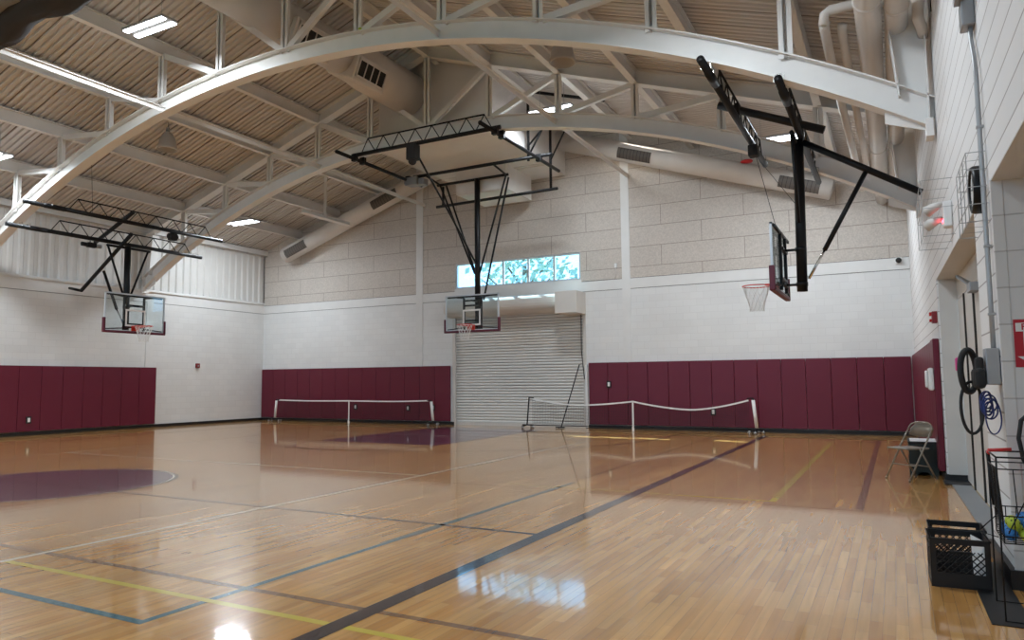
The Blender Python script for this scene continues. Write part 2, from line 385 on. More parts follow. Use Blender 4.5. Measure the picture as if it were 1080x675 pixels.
# ---- left wall
b = MB(); b.box(XL - .3, XL, Y0, Y1, 0, 4.22); b.cur = 1; b.box(XL - .3, XL + .012, Y0, Y1, 4.235, 4.58); b.box(XL, XL + .02, 15.75, 16.0, 0, 4.3)
b.cur = 3; b.box(XL - .3, XL - .02, Y0, Y1, 4.22, 4.235)  # near-black strip painted in for the shadow line under the band
b.cur = 2; ys = []; y = Y0
while y < Y1 - .01:
    for dy, dx in ((0, -.05), (.11, -.05), (.15, 0), (.25, 0)): ys.append((min(y + dy, Y1), XL + dx))
    y += .29
vs = [(x, y, z) for z in (4.58, 6.95) for y, x in ys]; n = len(ys)
b.add(vs, [(i, i + 1, n + i + 1, n + i) for i in range(n - 1)])
b.box(XL - .3, XL - .06, Y0, Y1, 4.58, 6.95)
b.cur = 1; b.box(XL - .02, XL + .06, Y0, Y1, 4.58, 4.66); b.box(XL - .02, XL + .10, Y0, Y1, 6.55, 6.66)
struct('wall_left', b, [M_cmu_l, M_band, M_siding, M_dark], 'left wall of white block under ribbed metal siding')
# ---- right wall with two openings
OA0, OA1, OB0, OB1, OH = 7.2, 12.0, .6, 6.14, 2.87
b = MB(RWM); th = .8
b.box(0, th, OB1, OA0, 0, OH); b.box(0, th, OA1, 21.3, 0, OH); b.box(0, th, Y0, OB0, 0, OH); b.box(0, th, Y0, 21.3, OH, 7.2)
b.cur = 1; b.box(.06, th, OB1 - .012, OB1, 0.12, OH); b.bbox(-.006, .07, OB1 - .02, OB1 + .004, 0.12, OH, .006)
b.cur = 2; b.box(0.0, th, OB0, OB1, OH - .012, OH); b.box(0, .5, OA0, OA1, OH - .012, OH)
struct('wall_right', b, [M_cmu_r, M_pier, M_jamb], 'right wall of white painted block with two wide openings')
b = MB(RWM); b.box(th - .05, th + .1, OB0 - .3, OB1 + .3, 0, OH + .1)
struct('wall_alcove', b, M_jamb, 'plain wall closing the near opening')
# ---- front wall behind the camera, with an unseen window strip enlarged for more daylight
FW = (-18.5, -3.5, 3.6, 7.2)
b = MB(); b.box(XL - .3, 1.6, Y0 - .3, Y0, 0, FW[2]); 
b.prism([(FW[0], Y0, FW[3]), (FW[1], Y0, FW[3]), (FW[1], Y0, deck_z(FW[1]) + .05), (RX, Y0, 10.65), (FW[0], Y0, deck_z(FW[0]) + .05)], (0, -.3, 0))
b.prism([(XL - .3, Y0, FW[2]), (FW[0], Y0, FW[2]), (FW[0], Y0, deck_z(FW[0]) + .05), (XL - .3, Y0, deck_z(XL - .3) + .05)], (0, -.3, 0))
b.prism([(1.6, Y0, FW[2]), (FW[1], Y0, FW[2]), (FW[1], Y0, deck_z(FW[1]) + .05), (1.6, Y0, deck_z(1.6) + .05)], (0, -.3, 0))
struct('wall_front', b, M_cmu_b, 'front wall behind the viewer')
# ---- roof deck
b = MB(); ys = []; y = Y0 - .3
while y < Y1 + .3:
    for dy, dz in ((0, 0), (.060, 0), (.074, .050), (.138, .050)): ys.append((y + dy, dz))
    y += .152
n = len(ys)
for xe in (XL - .35, 1.7):
    vs = [(RX, y, 10.57 + dz) for y, dz in ys] + [(xe, y, deck_z(xe) + dz) for y, dz in ys]
    b.add(vs, [(i, i + 1, n + i + 1, n + i) for i in range(n - 1)])
for xe in (XL - .35, 1.7):
    b.prism([(RX, Y0 - .3, 10.67), (xe, Y0 - .3, deck_z(xe) + .10), (xe, Y0 - .3, deck_z(xe) + .2), (RX, Y0 - .3, 10.8)], (0, Y1 - Y0 + .6, 0))
struct('ceiling', b, M_deck, 'ribbed painted metal roof deck')
# ---- black rubber base
def base(name, lst, M=None, lab=None):
    b = MB(M)
    for a in lst: b.box(*a)
    struct(name, b, M_rubber, lab or 'black rubber wall base')
base('baseboard_back', [(XL, DX0, Y1 - .03, Y1, 0, .10), (DX1, .47, Y1 - .03, Y1, 0, .10)])
base('baseboard_left', [(XL, XL + .03, Y0, Y1, 0, .10)])
base('baseboard_right', [(-.03, 0, OA1, 21.0, 0, .10), (-.03, .45, OA1 - .03, OA1, 0, .10), (-.035, 0, OB1 - .03, OA0, 0, .13), (-.035, th - .06, OB1 - .045, OB1 - .0125, 0, .13), (-.03, 0, Y0, OB0, 0, .10)], RWM)
b = MB(RWM); b.box(-.25, -.035, 5.2, 6.9, 0, .006); b.box(-.06, .24, 11.55, 11.97, 0, .02)
struct('trim_2', b, M_rubber, 'black rubber strip on the floor along the pier')
b = MB(RWM); b.box(.02, .24, OA0, OA1 - .3, 0, .012)
struct('trim_1', b, mat('threshold_metal', (.26, .27, .28), .5, .4), 'grey metal threshold of the folding doors')

# ---- window strip in the back wall
b = MB()
fw = .06
b.box(WX0, WX1, Y1 + .03, Y1 + .11, WZ0, WZ0 + fw); b.box(WX0, WX1, Y1 + .03, Y1 + .11, WZ1 - fw, WZ1)
for i in range(6):
    x = WX0 + (WX1 - WX0) * i / 5; x = min(max(x, WX0 + fw / 2), WX1 - fw / 2)
    b.box(x - fw / 2, x + fw / 2, Y1 + .03, Y1 + .11, WZ0 + fw, WZ1 - fw)
wf = struct('window_1', b, M_alu, 'five-pane window strip above the rolling door')
for i in range(5):
    x0 = WX0 + (WX1 - WX0) * i / 5; x1 = WX0 + (WX1 - WX0) * (i + 1) / 5
    g = MB(); g.box(x0 + fw, x1 - fw, Y1 + .065, Y1 + .071, WZ0 + fw, WZ1 - fw); g.build('pane', M_glassw, wf)
b = MB()
b.box(FW[0], FW[1], Y0 - .2, Y0 - .1, FW[2], FW[2] + fw); b.box(FW[0], FW[1], Y0 - .2, Y0 - .1, FW[3] - fw, FW[3])
for i in range(11):
    x = FW[0] + (FW[1] - FW[0]) * i / 10; b.box(x - fw / 2, x + fw / 2, Y0 - .2, Y0 - .1, FW[2] + fw, FW[3] - fw)
wf2 = struct('window_2', b, M_alu, 'unseen window strip in the wall behind the viewer, enlarged for daylight')
g = MB(); g.box(FW[0], FW[1], Y0 - .16, Y0 - .15, FW[2] + fw, FW[3] - fw); g.build('pane', M_glassw, wf2)
def portal(cx, cy, cz, sx, sz, facing):
    d = bpy.data.lights.new('window_daylight', 'AREA'); d.shape = 'RECTANGLE'; d.size = sx; d.size_y = sz
    d.cycles.is_portal = True
    o = bpy.data.objects.new('window_daylight', d); COL.objects.link(o); o.location = (cx, cy, cz)
    o.rotation_euler = (PI / 2 * facing, 0, 0)
portal((WX0 + WX1) / 2, Y1 + .16, (WZ0 + WZ1) / 2, WX1 - WX0, WZ1 - WZ0, -1)
portal((FW[0] + FW[1]) / 2, Y0 - .32, (FW[2] + FW[3]) / 2, FW[1] - FW[0], FW[3] - FW[2], 1)

# ---- rolling door
b = MB(); z = .094; prof = []
while z < DZ + .1:
    prof += [(Y1 + .115, z), (Y1 + .096, z + .014), (Y1 + .090, z + .040), (Y1 + .096, z + .066), (Y1 + .115, z + .080)]; z += .094
n = len(prof); vs = [(x, y, z) for x in (DX0, DX1) for y, z in prof]
b.add(vs, [(i, i + 1, n + i + 1, n + i) for i in range(n - 1)])
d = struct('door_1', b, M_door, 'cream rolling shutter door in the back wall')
b = MB(); b.box(DX0 + .02, DX1 - .02, Y1 + .05, Y1 + .14, .0, .10)
for i in range(46): b.box(DX0 + .08 + i * .102, DX0 + .12 + i * .102, Y1 + .045, Y1 + .05, .02, .08)
b.build('bottom_bar', M_jamb, d)
for x in (DX0, DX1):
    b = MB(); b.box(x - .06, x + .05, Y1 - .01, Y1 + .04, 0, DZ + .05); b.box(x - .02, x + .02, Y1 + .04, Y1 + .16, 0, DZ); b.build('guide_rail', M_hood, d)
b = MB(); b.box(DX1 + .03, DX1 + .10, Y1 - .09, Y1 - .02, 0.02, 1.95); b.build('edge_channel', M_white, d)
b = MB(); pr = []
for i in range(13):
    t = math.radians(-95 + 190 * i / 12); pr.append((Y1 - .14 - .30 * math.cos(t), 3.93 + .30 * math.sin(t)))
pr = [(Y1, 3.62)] + pr + [(Y1, 4.24)]
b.prism([(DX0 - .15, y, z) for y, z in pr], (DX1 - DX0 - .5, 0, 0)); b.build('shutter_hood', M_hood, d)
b = MB(); b.bbox(DX1 - .67, DX1 + .05, Y1 - .75, Y1, 3.52, 4.20, .01); b.build('motor_box', M_hood, d)
b = MB(); b.tube([(-8.56, Y1 - .12, 3.5), (-8.57, Y1 - .12, 2.4), (-8.48, Y1 - .12, 1.5)], .013, 6); b.build('pull_chain', M_black, d)

# ---- folding door leaves in opening A (recessed)
jm = MB(RWM); jm.box(.02, .24, OA1 - .05, OA1, .10, OH - .014); jm.box(.24, .36, OA0, OA1 - .05, 2.55, OH - .014)
d = struct('door_2', jm, M_jamb, 'cream folding doors standing in the right wall opening')
aa = OA1 - .05
for wd in (1.0, 1.05, .95, .9, .85):
    if aa - wd < OA0: wd = aa - OA0 - .01
    if wd < .3: break
    b = MB(RWM); b.bbox(.24, .30, aa - wd + .05, aa - .01, .03, 2.54, .006); lf = b.build('leaf', M_jamb, d)
    b = MB(RWM); b.box(.222, .27, aa - wd - .01, aa - wd + .05, .03, 2.54); b.build('gap_shade_strip', M_dark, d); aa -= wd  # dark strip proud of the leaves paints the shaded gap between them
b = MB(RWM); b.bbox(.14, .235, 9.3, 9.6, 2.40, 2.50, .01); b.bar((.18, 9.4, 2.45), (.06, 9.7, 2.62), .03, .02); b.bar((.06, 9.7, 2.62), (.22, 10.1, 2.58), .03, .02); b.build('door_closer', M_grey, d)

# ================================================================== ROOF STEEL
PX = [-10.75 + 1.92 * k for k in range(-5, 6)]
R_ARC = (11.35 ** 2 + 3.24 ** 2) / (2 * 3.24)
def arch_z(x):
    dx = x + 10.85; return 7.90 - (R_ARC - math.sqrt(R_ARC ** 2 - dx * dx))
D = .36
def truss(yc, label, x_from=XL + .12, x_to=.52, rafter=True):
    t = thing('roof_truss', label, 'truss', (RX, yc, 4.6), 0, 'white arched steel trusses')
    pts = [(x_from + (x_to - x_from) * i / 56, yc, arch_z(x_from + (x_to - x_from) * i / 56)) for i in range(57)]
    b = MB(); b.sweep(pts, [(0, .02, -.125, .125), (.02, D - .02, -.006, .006), (D - .02, D, -.125, .125)], (0, 1, 0)); b.build('arch_beam', M_steel, t)
    for s, xe in ((-1, XL + .1), (1, .55)):
        b = MB(); p = [(RX, yc, raf_z(RX)), (xe, yc, raf_z(xe))]
        if rafter: b.sweep(p, [(0, .02, -.13, .13), (.02, .32, -.006, .006), (.32, .34, -.13, .13)], (0, 1, 0)); b.build('rafter', M_steel, t)
        b = MB(); xx = xe - s * .02      # sloped haunch between rafter end and arch foot
        zt = raf_z(xx); zb = arch_z(min(max(xe, x_from), x_to)) + .1
        b.prism([(xx, yc - .011, zt + .1), (xx - s * .42, yc - .011, zt + .1), (xx - s * .30, yc - .011, zb + .35), (xx, yc - .011, zb + .35)], (0, .022, 0))
        b.prism([(xx, yc - .011, zb + .35), (xx - s * .30, yc - .011, zb + .35), (xx - s * .50, yc - .011, zb + .44), (xx - s * .50, yc - .011, zb + .04), (xx, yc - .011, zb - .14)], (0, .022, 0))
        b.bar((xx - s * .44, yc, zt), (xx - s * .32, yc, zb + .35), .02, .25, (0, 1, 0)); b.bar((xx, yc, zt + .1), (xx, yc, zb - .1), .02, .25, (0, 1, 0))
        b.bbox(xx - .045, xx + .045, yc - .13, yc + .13, zb - .24, zb, .01)
        b.build('haunch', M_steel, t)
    for k, x in enumerate(PX):
        if abs(x - RX) > 10: continue
        zb, ztop = arch_z(x) + D - .02, raf_z(x) + .02
        b = MB()
        for dx in (-.052, .052):
            b.box(x + dx - .042, x + dx + .042, yc - .07, yc - .058, zb, ztop); b.box(x + dx * .35 - .006, x + dx * .35 + .006, yc - .07, yc + .07, zb, ztop)
        b.box(x - .09, x + .09, yc - .008, yc + .008, zb - .02, zb + .12); b.build('post', M_steel, t)
    for k, x in enumerate(PX):
        for s in (-1, 1):
            if (k - 5) * s < 0: continue
            j = k + s
            if j < 0 or j >= len(PX) or abs(PX[j] - RX) > 9.5 + .0: continue
            x2 = PX[j]; p = V((x + s * .08, yc, arch_z(x) + D)); q = V((x2 - s * .02, yc, raf_z(x2) + .02))
            if q.z - p.z < .12 and abs(k - 5) > 4: continue
            b = MB(); b.bar(p + V((0, -.05, 0)), q + V((0, -.05, 0)), .012, .13, (0, 0, 1)); b.bar(p + V((0, 0, -.06)), q + V((0, 0, -.06)), .10, .012, (0, 0, 1)); b.build('diagonal', M_steel, t)
    return t
truss(10.5, 'nearest white arched truss, its bright web crossing the whole picture', rafter=False)
truss(15.6, 'middle white arched truss behind the nearest one, ending at the wall corner haunches')
truss(6.85, 'white arched truss end carrying the bundled black curtain, top left corner', x_to=-9.0, rafter=False)

names = ['outermost left', 'second from the left wall', 'third from the left wall', 'fourth from the left wall', 'fifth from the left wall', 'at the ridge beside the round duct',
         'fifth from the right wall', 'fourth from the right wall', 'third from the right wall', 'second from the right wall', 'outermost right']
for k, x in enumerate(PX):
    z0 = raf_z(x) + .01; b = MB()
    b.sweep([(x, Y0, z0), (x, Y1 if not (-12.8 < x < -8.9) else 16.2, z0)], [(0, .014, -.075, .075), (.014, .30, -.005, .005), (.30, .325, -.075, .075)], (1, 0, 0))
    tag(b.build('roof_purlin', M_steel), 'white steel roof purlin, %s' % names[k], 'purlin', 'white steel purlins under the roof deck')
for x, nm in ((XL + .12, 'left'), (.35, 'right')):
    b = MB(); z0 = deck_z(x) - .24; b.box(x - .04, x + .04, Y0, Y1, z0, z0 + .2); b.box(x - .10, x + .10, Y0, Y1, z0, z0 + .012)
    tag(b.build('eave_beam', M_steel), 'white steel eave beam along the top of the %s wall' % nm, 'beam')
for x, nm, z in ((-14.5, 'left of the round duct, running to the back wall column', 7.74), (-7.0, 'right of the round duct, ending at the back wall column', 7.74)):
    b = MB(); b.box(x - .055, x + .055, 7.02, Y1, z, z + .012); b.box(x - .006, x + .006, 7.02, Y1, z - .10, z)
    tag(b.build('bracing_strut', M_steel), 'long white steel bracing strut %s' % nm, 'brace')
b = MB(); x = -16.5; b.box(x - .04, x - .01, 17.95, 18.0, 7.0, 8.4); b.box(x + .01, x + .04, 17.95, 18.0, 7.0, 8.4); b.build
tag(b.build('hanger_post', M_steel), 'short white hanger post below the left purlins near the back wall', 'post')
b = MB(); b.box(-16.62, -16.38, 16.9, 19.2, 6.86, 6.875); b.box(-16.506, -16.494, 16.9, 19.2, 6.875, 7.0)
tag(b.build('cross_piece', M_steel), 'white steel cross piece carried at the foot of the hanger post', 'beam')

# ================================================================== DUCTS
def duct_round(name, pts, r, mt, label, cat='duct', grilles=()):
    t = thing(name, label, cat, pts[0])
    b = MB(); b.tube(pts, r, 28); b.build('duct_body', mt, t)
    return t
# sloped ducts along the back wall
def wall_duct(xa, xb, label, gr):
    az = lambda x: 9.62 - SL * abs(x - RX)
    t = duct_round('wall_duct', [(xa, 20.35, az(xa)), (xb, 20.35, az(xb))], .29, M_duct, label)
    for g0, g1 in gr:
        p, q = V((g0, 20.35, az(g0))), V((g1, 20.35, az(g1))); d = (q - p).normalized(); n_ = V((0, -1, 0)); u = n_.cross(d).normalized()
        if u.z > 0: u = -u
        g = MB(); vs = []; m = 7
        for i in range(m):
            a = math.radians(-12 + 62 * i / (m - 1)); o = (n_ * math.cos(a) + u * math.sin(a)) * .305
            vs += [p + o, q + o]
        g.add(vs, [(2 * i, 2 * i + 1, 2 * i + 3, 2 * i + 2) for i in range(m - 1)])
        for e in (p, q):
            for i in range(m - 1):
                a0 = math.radians(-12 + 62 * i / (m - 1)); a1 = math.radians(-12 + 62 * (i + 1) / (m - 1))
                o0 = n_ * math.cos(a0) + u * math.sin(a0); o1 = n_ * math.cos(a1) + u * math.sin(a1)
                g.quad(e + o0 * .285, e + o1 * .285, e + o1 * .306, e + o0 * .306)
        g.build('air_grille', M_grille, t)
        for i in range(9):
            f = MB(); 
        f = MB()
        for i in range(1, 10):
            c = p.lerp(q, i / 10)
            for j in range(m - 1):
                a0 = math.radians(-12 + 62 * j / (m - 1)); a1 = math.radians(-12 + 62 * (j + 1) / (m - 1))
                o0 = (n_ * math.cos(a0) + u * math.sin(a0)) * .309; o1 = (n_ * math.cos(a1) + u * math.sin(a1)) * .309
                f.quad(c + o0 - d * .006, c + o1 - d * .006, c + o1 + d * .006, c + o0 + d * .006)
        f.build('grille_bars', M_dark, t)
    return t
wall_duct(-20.65, -12.5, 'cream round duct climbing the back wall left of the plenum box', [(-20.45, -19.45), (-16.3, -15.2)])
wall_duct(-1.25, -9.2, 'cream round duct sloping down the back wall right of the plenum box', [(-1.5, -2.5), (-6.0, -7.0)])
# big round duct along the ridge
dx, dz, dr = -11.62, 9.42, .50
t = thing('ridge_duct', 'large cream round duct running overhead below the ridge into the plenum', 'duct', (dx, 2, dz))
b = MB(); b.tube([(dx, Y0 + .5, dz), (dx, 13.2, dz)], .46, 32); b.tube([(dx, 13.2, dz), (dx, 14.0, dz), (dx, 15.95, dz)], [.46, .56, .58], 32); b.build('duct_body', M_duct, t)
for y0 in (11.7, 13.7):
    b = MB(); Mx = Matrix.Translation((dx + .12, y0, dz - .10)) @ Matrix.Rotation(math.radians(22), 4, 'Y')
    b.bbox(-.45, .44, -.60, .60, -.42, .20, .03, M=Mx); bt = b.build('side_boot', M_duct, t)
    b = MB(); b.box(.44, .450, -.48, .48, -.28, .08, M=Mx); b.build('air_grille', M_dark, bt)
    b = MB(); b.box(.44, .475, -.53, -.48, -.33, .13, M=Mx); b.box(.44, .475, .48, .53, -.33, .13, M=Mx); b.box(.44, .475, -.53, .53, .08, .13, M=Mx); b.box(.44, .475, -.53, .53, -.33, -.28, M=Mx)
    for i in range(1, 4): b.box(.44, .470, -.48 + .24 * i - .012, -.48 + .24 * i + .012, -.28, .08, M=Mx)
    b.build('grille_frame', M_duct, bt)
# plenum box
BX0, BX1, BY0, BY1, BZ = -12.75, -9.05, 16.05, Y1 - .05, 8.02
t = thing('plenum_box', 'large cream air plenum box hung under the ridge above the far hoop', 'plenum', ((BX0 + BX1) / 2, BY0, BZ))
b = MB(); b.prism([(BX0, BY0, BZ), (BX1, BY0, BZ), (BX1, BY0, deck_z(BX1) - .06), (RX, BY0, 10.5), (BX0, BY0, deck_z(BX0) - .06)], (0, BY1 - BY0, 0)); b.build('casing', M_box, t)
b = MB(); b.box(BX0, BX1 + .02, 19.3, 19.36, BZ - .03, BZ); b.box(BX0, BX1 + .02, 19.5, 19.53, BZ - .02, BZ)
b.box(BX0, BX0 + .03, BY0, 19.3, BZ - .02, BZ); b.box(BX1 - .01, BX1 + .02, BY0, 19.3, BZ - .02, BZ); b.build('seam_trim', M_duct, t)
b = MB(); b.prism([(-11.85, 18.75, 7.25), (-10.1, 18.75, 7.25), (-10.1, 20.5, 7.25), (-11.85, 20.5, 7.25)], (0, 0, .78)); h = b.build('return_hood', M_box, t)
b = MB(); b.box(-11.8, -10.15, 18.8, 20.45, 7.238, 7.25); b.build('hood_grille', M_white, h)
b = MB()
for sy in (-1, 1): b.tube([(RX + 1.2, 20.7, 8.0), (RX + 1.2, 20.7, 7.4)], .02, 6)
# pipes by the right wall
def pipe(pts, r, label, mt=M_duct, joints=()):
    b = MB(); b.tube(pts, r, 18)
    for y in joints: b.tube([(pts[0][0], y - .03, pts[0][2]), (pts[0][0], y + .03, pts[0][2])], r + .012, 18)
    return tag(b.build('overhead_pipe', mt), label, 'pipe', 'cream pipes beside the right wall')
pipe([(-.10, Y0 + 1, 6.1), (-.10, Y1 - .1, 6.1)], .155, 'thick cream overhead pipe, left of the two thick ones by the right wall', joints=(9.6, 12.8, 16))
pipe([(.22, Y0 + 1, 6.1), (.22, Y1 - .1, 6.1)], .14, 'thick cream overhead pipe nearest the right wall', joints=(9.9, 12.8, 16))
pipe([(-.62, 10.30, 6.26), (-.64, 10.36, 6.22), (-.63, 11.0, 6.12), (-.60, 13.0, 6.10), (-.56, 16, 6.1), (-.52, 19.5, 6.1)], .065, 'thin cream overhead pipe, leftmost of the pipes by the right wall')
pipe([(-.42, 10.46, 6.24), (-.43, 10.55, 6.20), (-.42, 11.2, 6.12), (-.40, 13.0, 6.10), (-.36, 16, 6.1), (-.34, 19.5, 6.1)], .06, 'thin cream overhead pipe, second from the left by the right wall')
b = MB(); b.tube([(-.64, 10.22, 6.18), (-.62, 10.2, 6.32), (-.55, 10.2, 6.36), (.36, 10.2, 6.36), (.42, 10.2, 6.34), (.46, 10.2, 6.24), (.46, 10.2, 5.98), (.50, 10.3, 5.9), (.52, 10.55, 5.9)], .065, 16)
tag(b.build('cross_pipe', M_duct), 'cream pipe crossing above the other pipes and elbowing into the right wall', 'pipe')
b = MB(); b.tube([(.62, 10.15, 6.9), (.60, 10.1, 6.0)], .012, 6)
t = thing('conduit_riser', 'thin black sagging cable beside the cream pipes at the right wall', 'cable', (.62, 10.15, 6.0)); b.build('cable', M_blackm, t)

# ================================================================== LAMPS
def led(x, y, z, label, long_=1.25, rot=0.0, on=True):
    t = thing('ceiling_light', label, 'ceiling light', (x, y, z), rot, 'hanging twin-strip LED fixtures')
    M = MWORLD[t.name]
    b = MB(M); b.bbox(-long_ / 2, long_ / 2, -.19, .19, .02, .075, .012); b.box(-.2, .2, -.05, .05, .075, .12); b.build('housing', M_fix, t)
    for s in (-1, 1):
        b = MB(M); b.bbox(-long_ / 2 + .03, long_ / 2 - .03, s * .12 - .055, s * .12 + .055, -.004, .022, .006); b.build('light_strip', M_led, t)
        d = bpy.data.lights.new('strip_light', 'AREA'); d.shape = 'RECTANGLE'; d.size = long_ - .06; d.size_y = .11; d.energy = LAMP_W; d.color = (.84, .93, 1.0)
        o = bpy.data.objects.new('strip_light', d); COL.objects.link(o); o.parent = t; o.location = (0, s * .12, -.012)
    for s in (-1, 1):
        b = MB(M); b.tube([(s * .35, 0, .07), (s * .35, 0, deck_z(x) - z - .01)], .005, 5); b.build('suspension_cable', M_grey, t)
led(-12.95, 8.98, 8.6, 'twin-strip hanging light nearest the camera, upper left beside the nearest truss')
led(-19.35, 9.35, 7.0, 'twin-strip hanging light at the left edge above the nearest left wall pads')
led(-19.7, 17.4, 6.98, 'twin-strip hanging light above the far left corner, past the left hoop')
led(-7.7, 16.9, 8.55, 'twin-strip hanging light beside the plenum box, behind the middle truss')
led(-2.2, 17.4, 7.0, 'twin-strip hanging light behind the mast of the right hoop')
led(-2.6, 7.6, 7.0, 'unseen twin-strip hanging light added overhead right for the room lighting')  # this and the next three lamps are out of view, added for lighting
led(-11.2, -1.5, 7.6, 'unseen twin-strip hanging light added behind the viewer, under the ridge')
led(-19.0, -.5, 7.0, 'unseen twin-strip hanging light added behind the viewer, by the left wall')
led(-3.2, -1.5, 7.0, 'unseen twin-strip hanging light added behind the viewer, by the right wall')

def bell(x, y, z, label):
    t = thing('bell_pendant', label, 'pendant lamp', (x, y, z), 0, 'old unlit bell pendants')
    M = MWORLD[t.name]
    b = MB(M); b.lathe([(.24, 0), (.265, .02), (.25, .06), (.20, .30), (.13, .44), (.06, .50), (.001, .5)], 24); b.lathe([(.24, 0), (.23, .03), (.17, .28), (.001, .3)], 24); b.build('shade', M_tan, t)
    b = MB(M); b.tube([(0, 0, .5), (0, 0, .62)], .05, 10); b.build('socket', M_grey, t)
    b = MB(M); b.tube([(0, 0, .62), (.02, 0, .72), (-.01, 0, .82), (0, 0, deck_z(x) - z)], .01, 6); b.build('hanging_chain', M_blackm, t)
bell(-17.1, 12.5, 7.75, 'unlit bell-shaped pendant under the left roof slope')
bell(-5.45, 12.5, 7.62, 'unlit bell-shaped pendant behind the nearest truss, right of centre')

# ================================================================== CURTAIN BUNDLE on the near truss
def curtain():
    t = thing('curtain_bundle', 'black curtain gathered up under the roof at the top left corner', 'curtain', (-14, 6.5, 6.9))
    n, m = 60, 22; rnd = random.Random(3)
    fold = [rnd.uniform(-.09, .09) for _ in range(m)]
    for nm, mt, off, rr in (('curtain_cloth', M_cloth, (0, 0), .34), ('grey_lining', M_clothg, (-.36, .0), .24)):
        b = MB(); vs = []
        for i in range(n + 1):
            x = -16.2 + 7.0 * i / n; c = V((x, 6.50 + off[0], arch_z(x) + .0 + off[1]))
            for k in range(m):
                a = 2 * PI * k / m
                r = rr * (1 + .35 * math.sin(i * .55 + fold[k] * 20) * .4 + fold[k] * 2 + .12 * math.sin(3 * a + i * .23))
                vs.append(c + V((0, math.cos(a) * r * 1.15, math.sin(a) * r * .8)))
        b.add(vs, [(i * m + k, i * m + (k + 1) % m, (i + 1) * m + (k + 1) % m, (i + 1) * m + k) for i in range(n) for k in range(m)] + [tuple(range(m)), tuple(n * m + k for k in range(m))], smooth=True)
        b.build(nm, mt, t)
curtain()

# ================================================================== WALL PADS
def pad_row(pts_fn, n, width, lab, grp, z0=.12, z1=2.0, th_=.05):
    for i in range(n):
        o = pts_fn(i, width, z0, z1, th_)
        tag(o, lab(i), 'wall pad', grp)
def pb(x0, x1, y0, y1, z0, z1, M=None):
    b = MB(M); b.bbox(x0, x1, y0, y1, z0, z1, .012, M=None); return b.build('wall_pad', M_maroon)
NL = 14; wl = (-13.42 + 22.30) / NL
for i in range(NL):
    x1 = -13.42 - i * wl; o = pb(x1 - wl + .004, x1 - .004, Y1 - .08, Y1 - .021, .12, 2.0)
    tag(o, 'maroon pad left of the rolling door, %s counted from the door' % ORD[i], 'wall pad', 'maroon pads left of the rolling door')
NR = 14; wr = (.36 + 8.36) / NR
for i in range(NR):
    x0 = -8.36 + i * wr; o = pb(x0 + .004, x0 + wr - .004, Y1 - .08, Y1 - .021, .12, 2.0)
    tag(o, 'maroon pad right of the rolling door, %s counted from the door' % ORD[i], 'wall pad', 'maroon pads right of the rolling door')
for i in range(9):
    y1 = 16.14 - i * .625; o = pb(XL + .021, XL + .085, y1 - .621, y1 - .004, .12, 2.02)
    tag(o, 'maroon pad on the left wall, %s from its right-hand end' % ORD[i], 'wall pad', 'maroon pads on the left wall')
for i in range(14):
    a1 = 20.75 - i * .618
    if i == 13:
        o = pb(-.085, -.005, a1 - .60, a1 - .004, .12, 2.02, RWM)
    else: o = pb(-.065, -.005, a1 - .614, a1 - .004, .12, 2.02, RWM)
    tag(o, 'maroon pad on the right wall past the folding doors, %s from the corner' % ORD[i], 'wall pad', 'maroon pads on the right wall')

def outlet(c, nrm, label, on_pad=True):
    c = V(c); nrm = V(nrm)
    t = thing('power_outlet', label, 'outlet', c, math.atan2(nrm.y, nrm.x) + PI / 2)
    M = MWORLD[t.name]
    b = MB(M); b.bbox(-.07, .07, -.03, 0, -.10, .10, .005); b.build('surround', M_blackm, t)
    b = MB(M); b.bbox(-.035, .035, -.036, -.028, -.06, .06, .004); b.build('plate', M_white, t)
yb = Y1 - .082
outlet((-17.5, yb, .57), (0, -1, 0), 'wall outlet in the pads just left of the left net\'s centre strap')
outlet((-15.15, yb, .55), (0, -1, 0), 'wall outlet in the pads behind the right half of the left net')
outlet((-14.1, yb, .58), (0, -1, 0), 'wall outlet in the pads behind the right post of the left net')
outlet((-7.70, yb, 1.34), (0, -1, 0), 'wall outlet high in the second pad right of the rolling door')
outlet((-4.6, yb, .55), (0, -1, 0), 'low wall outlet in the pads behind the right net')
outlet((XL + .087, 12.07, .45), (1, 0, 0), 'wall outlet in the left wall pads near the picture edge')

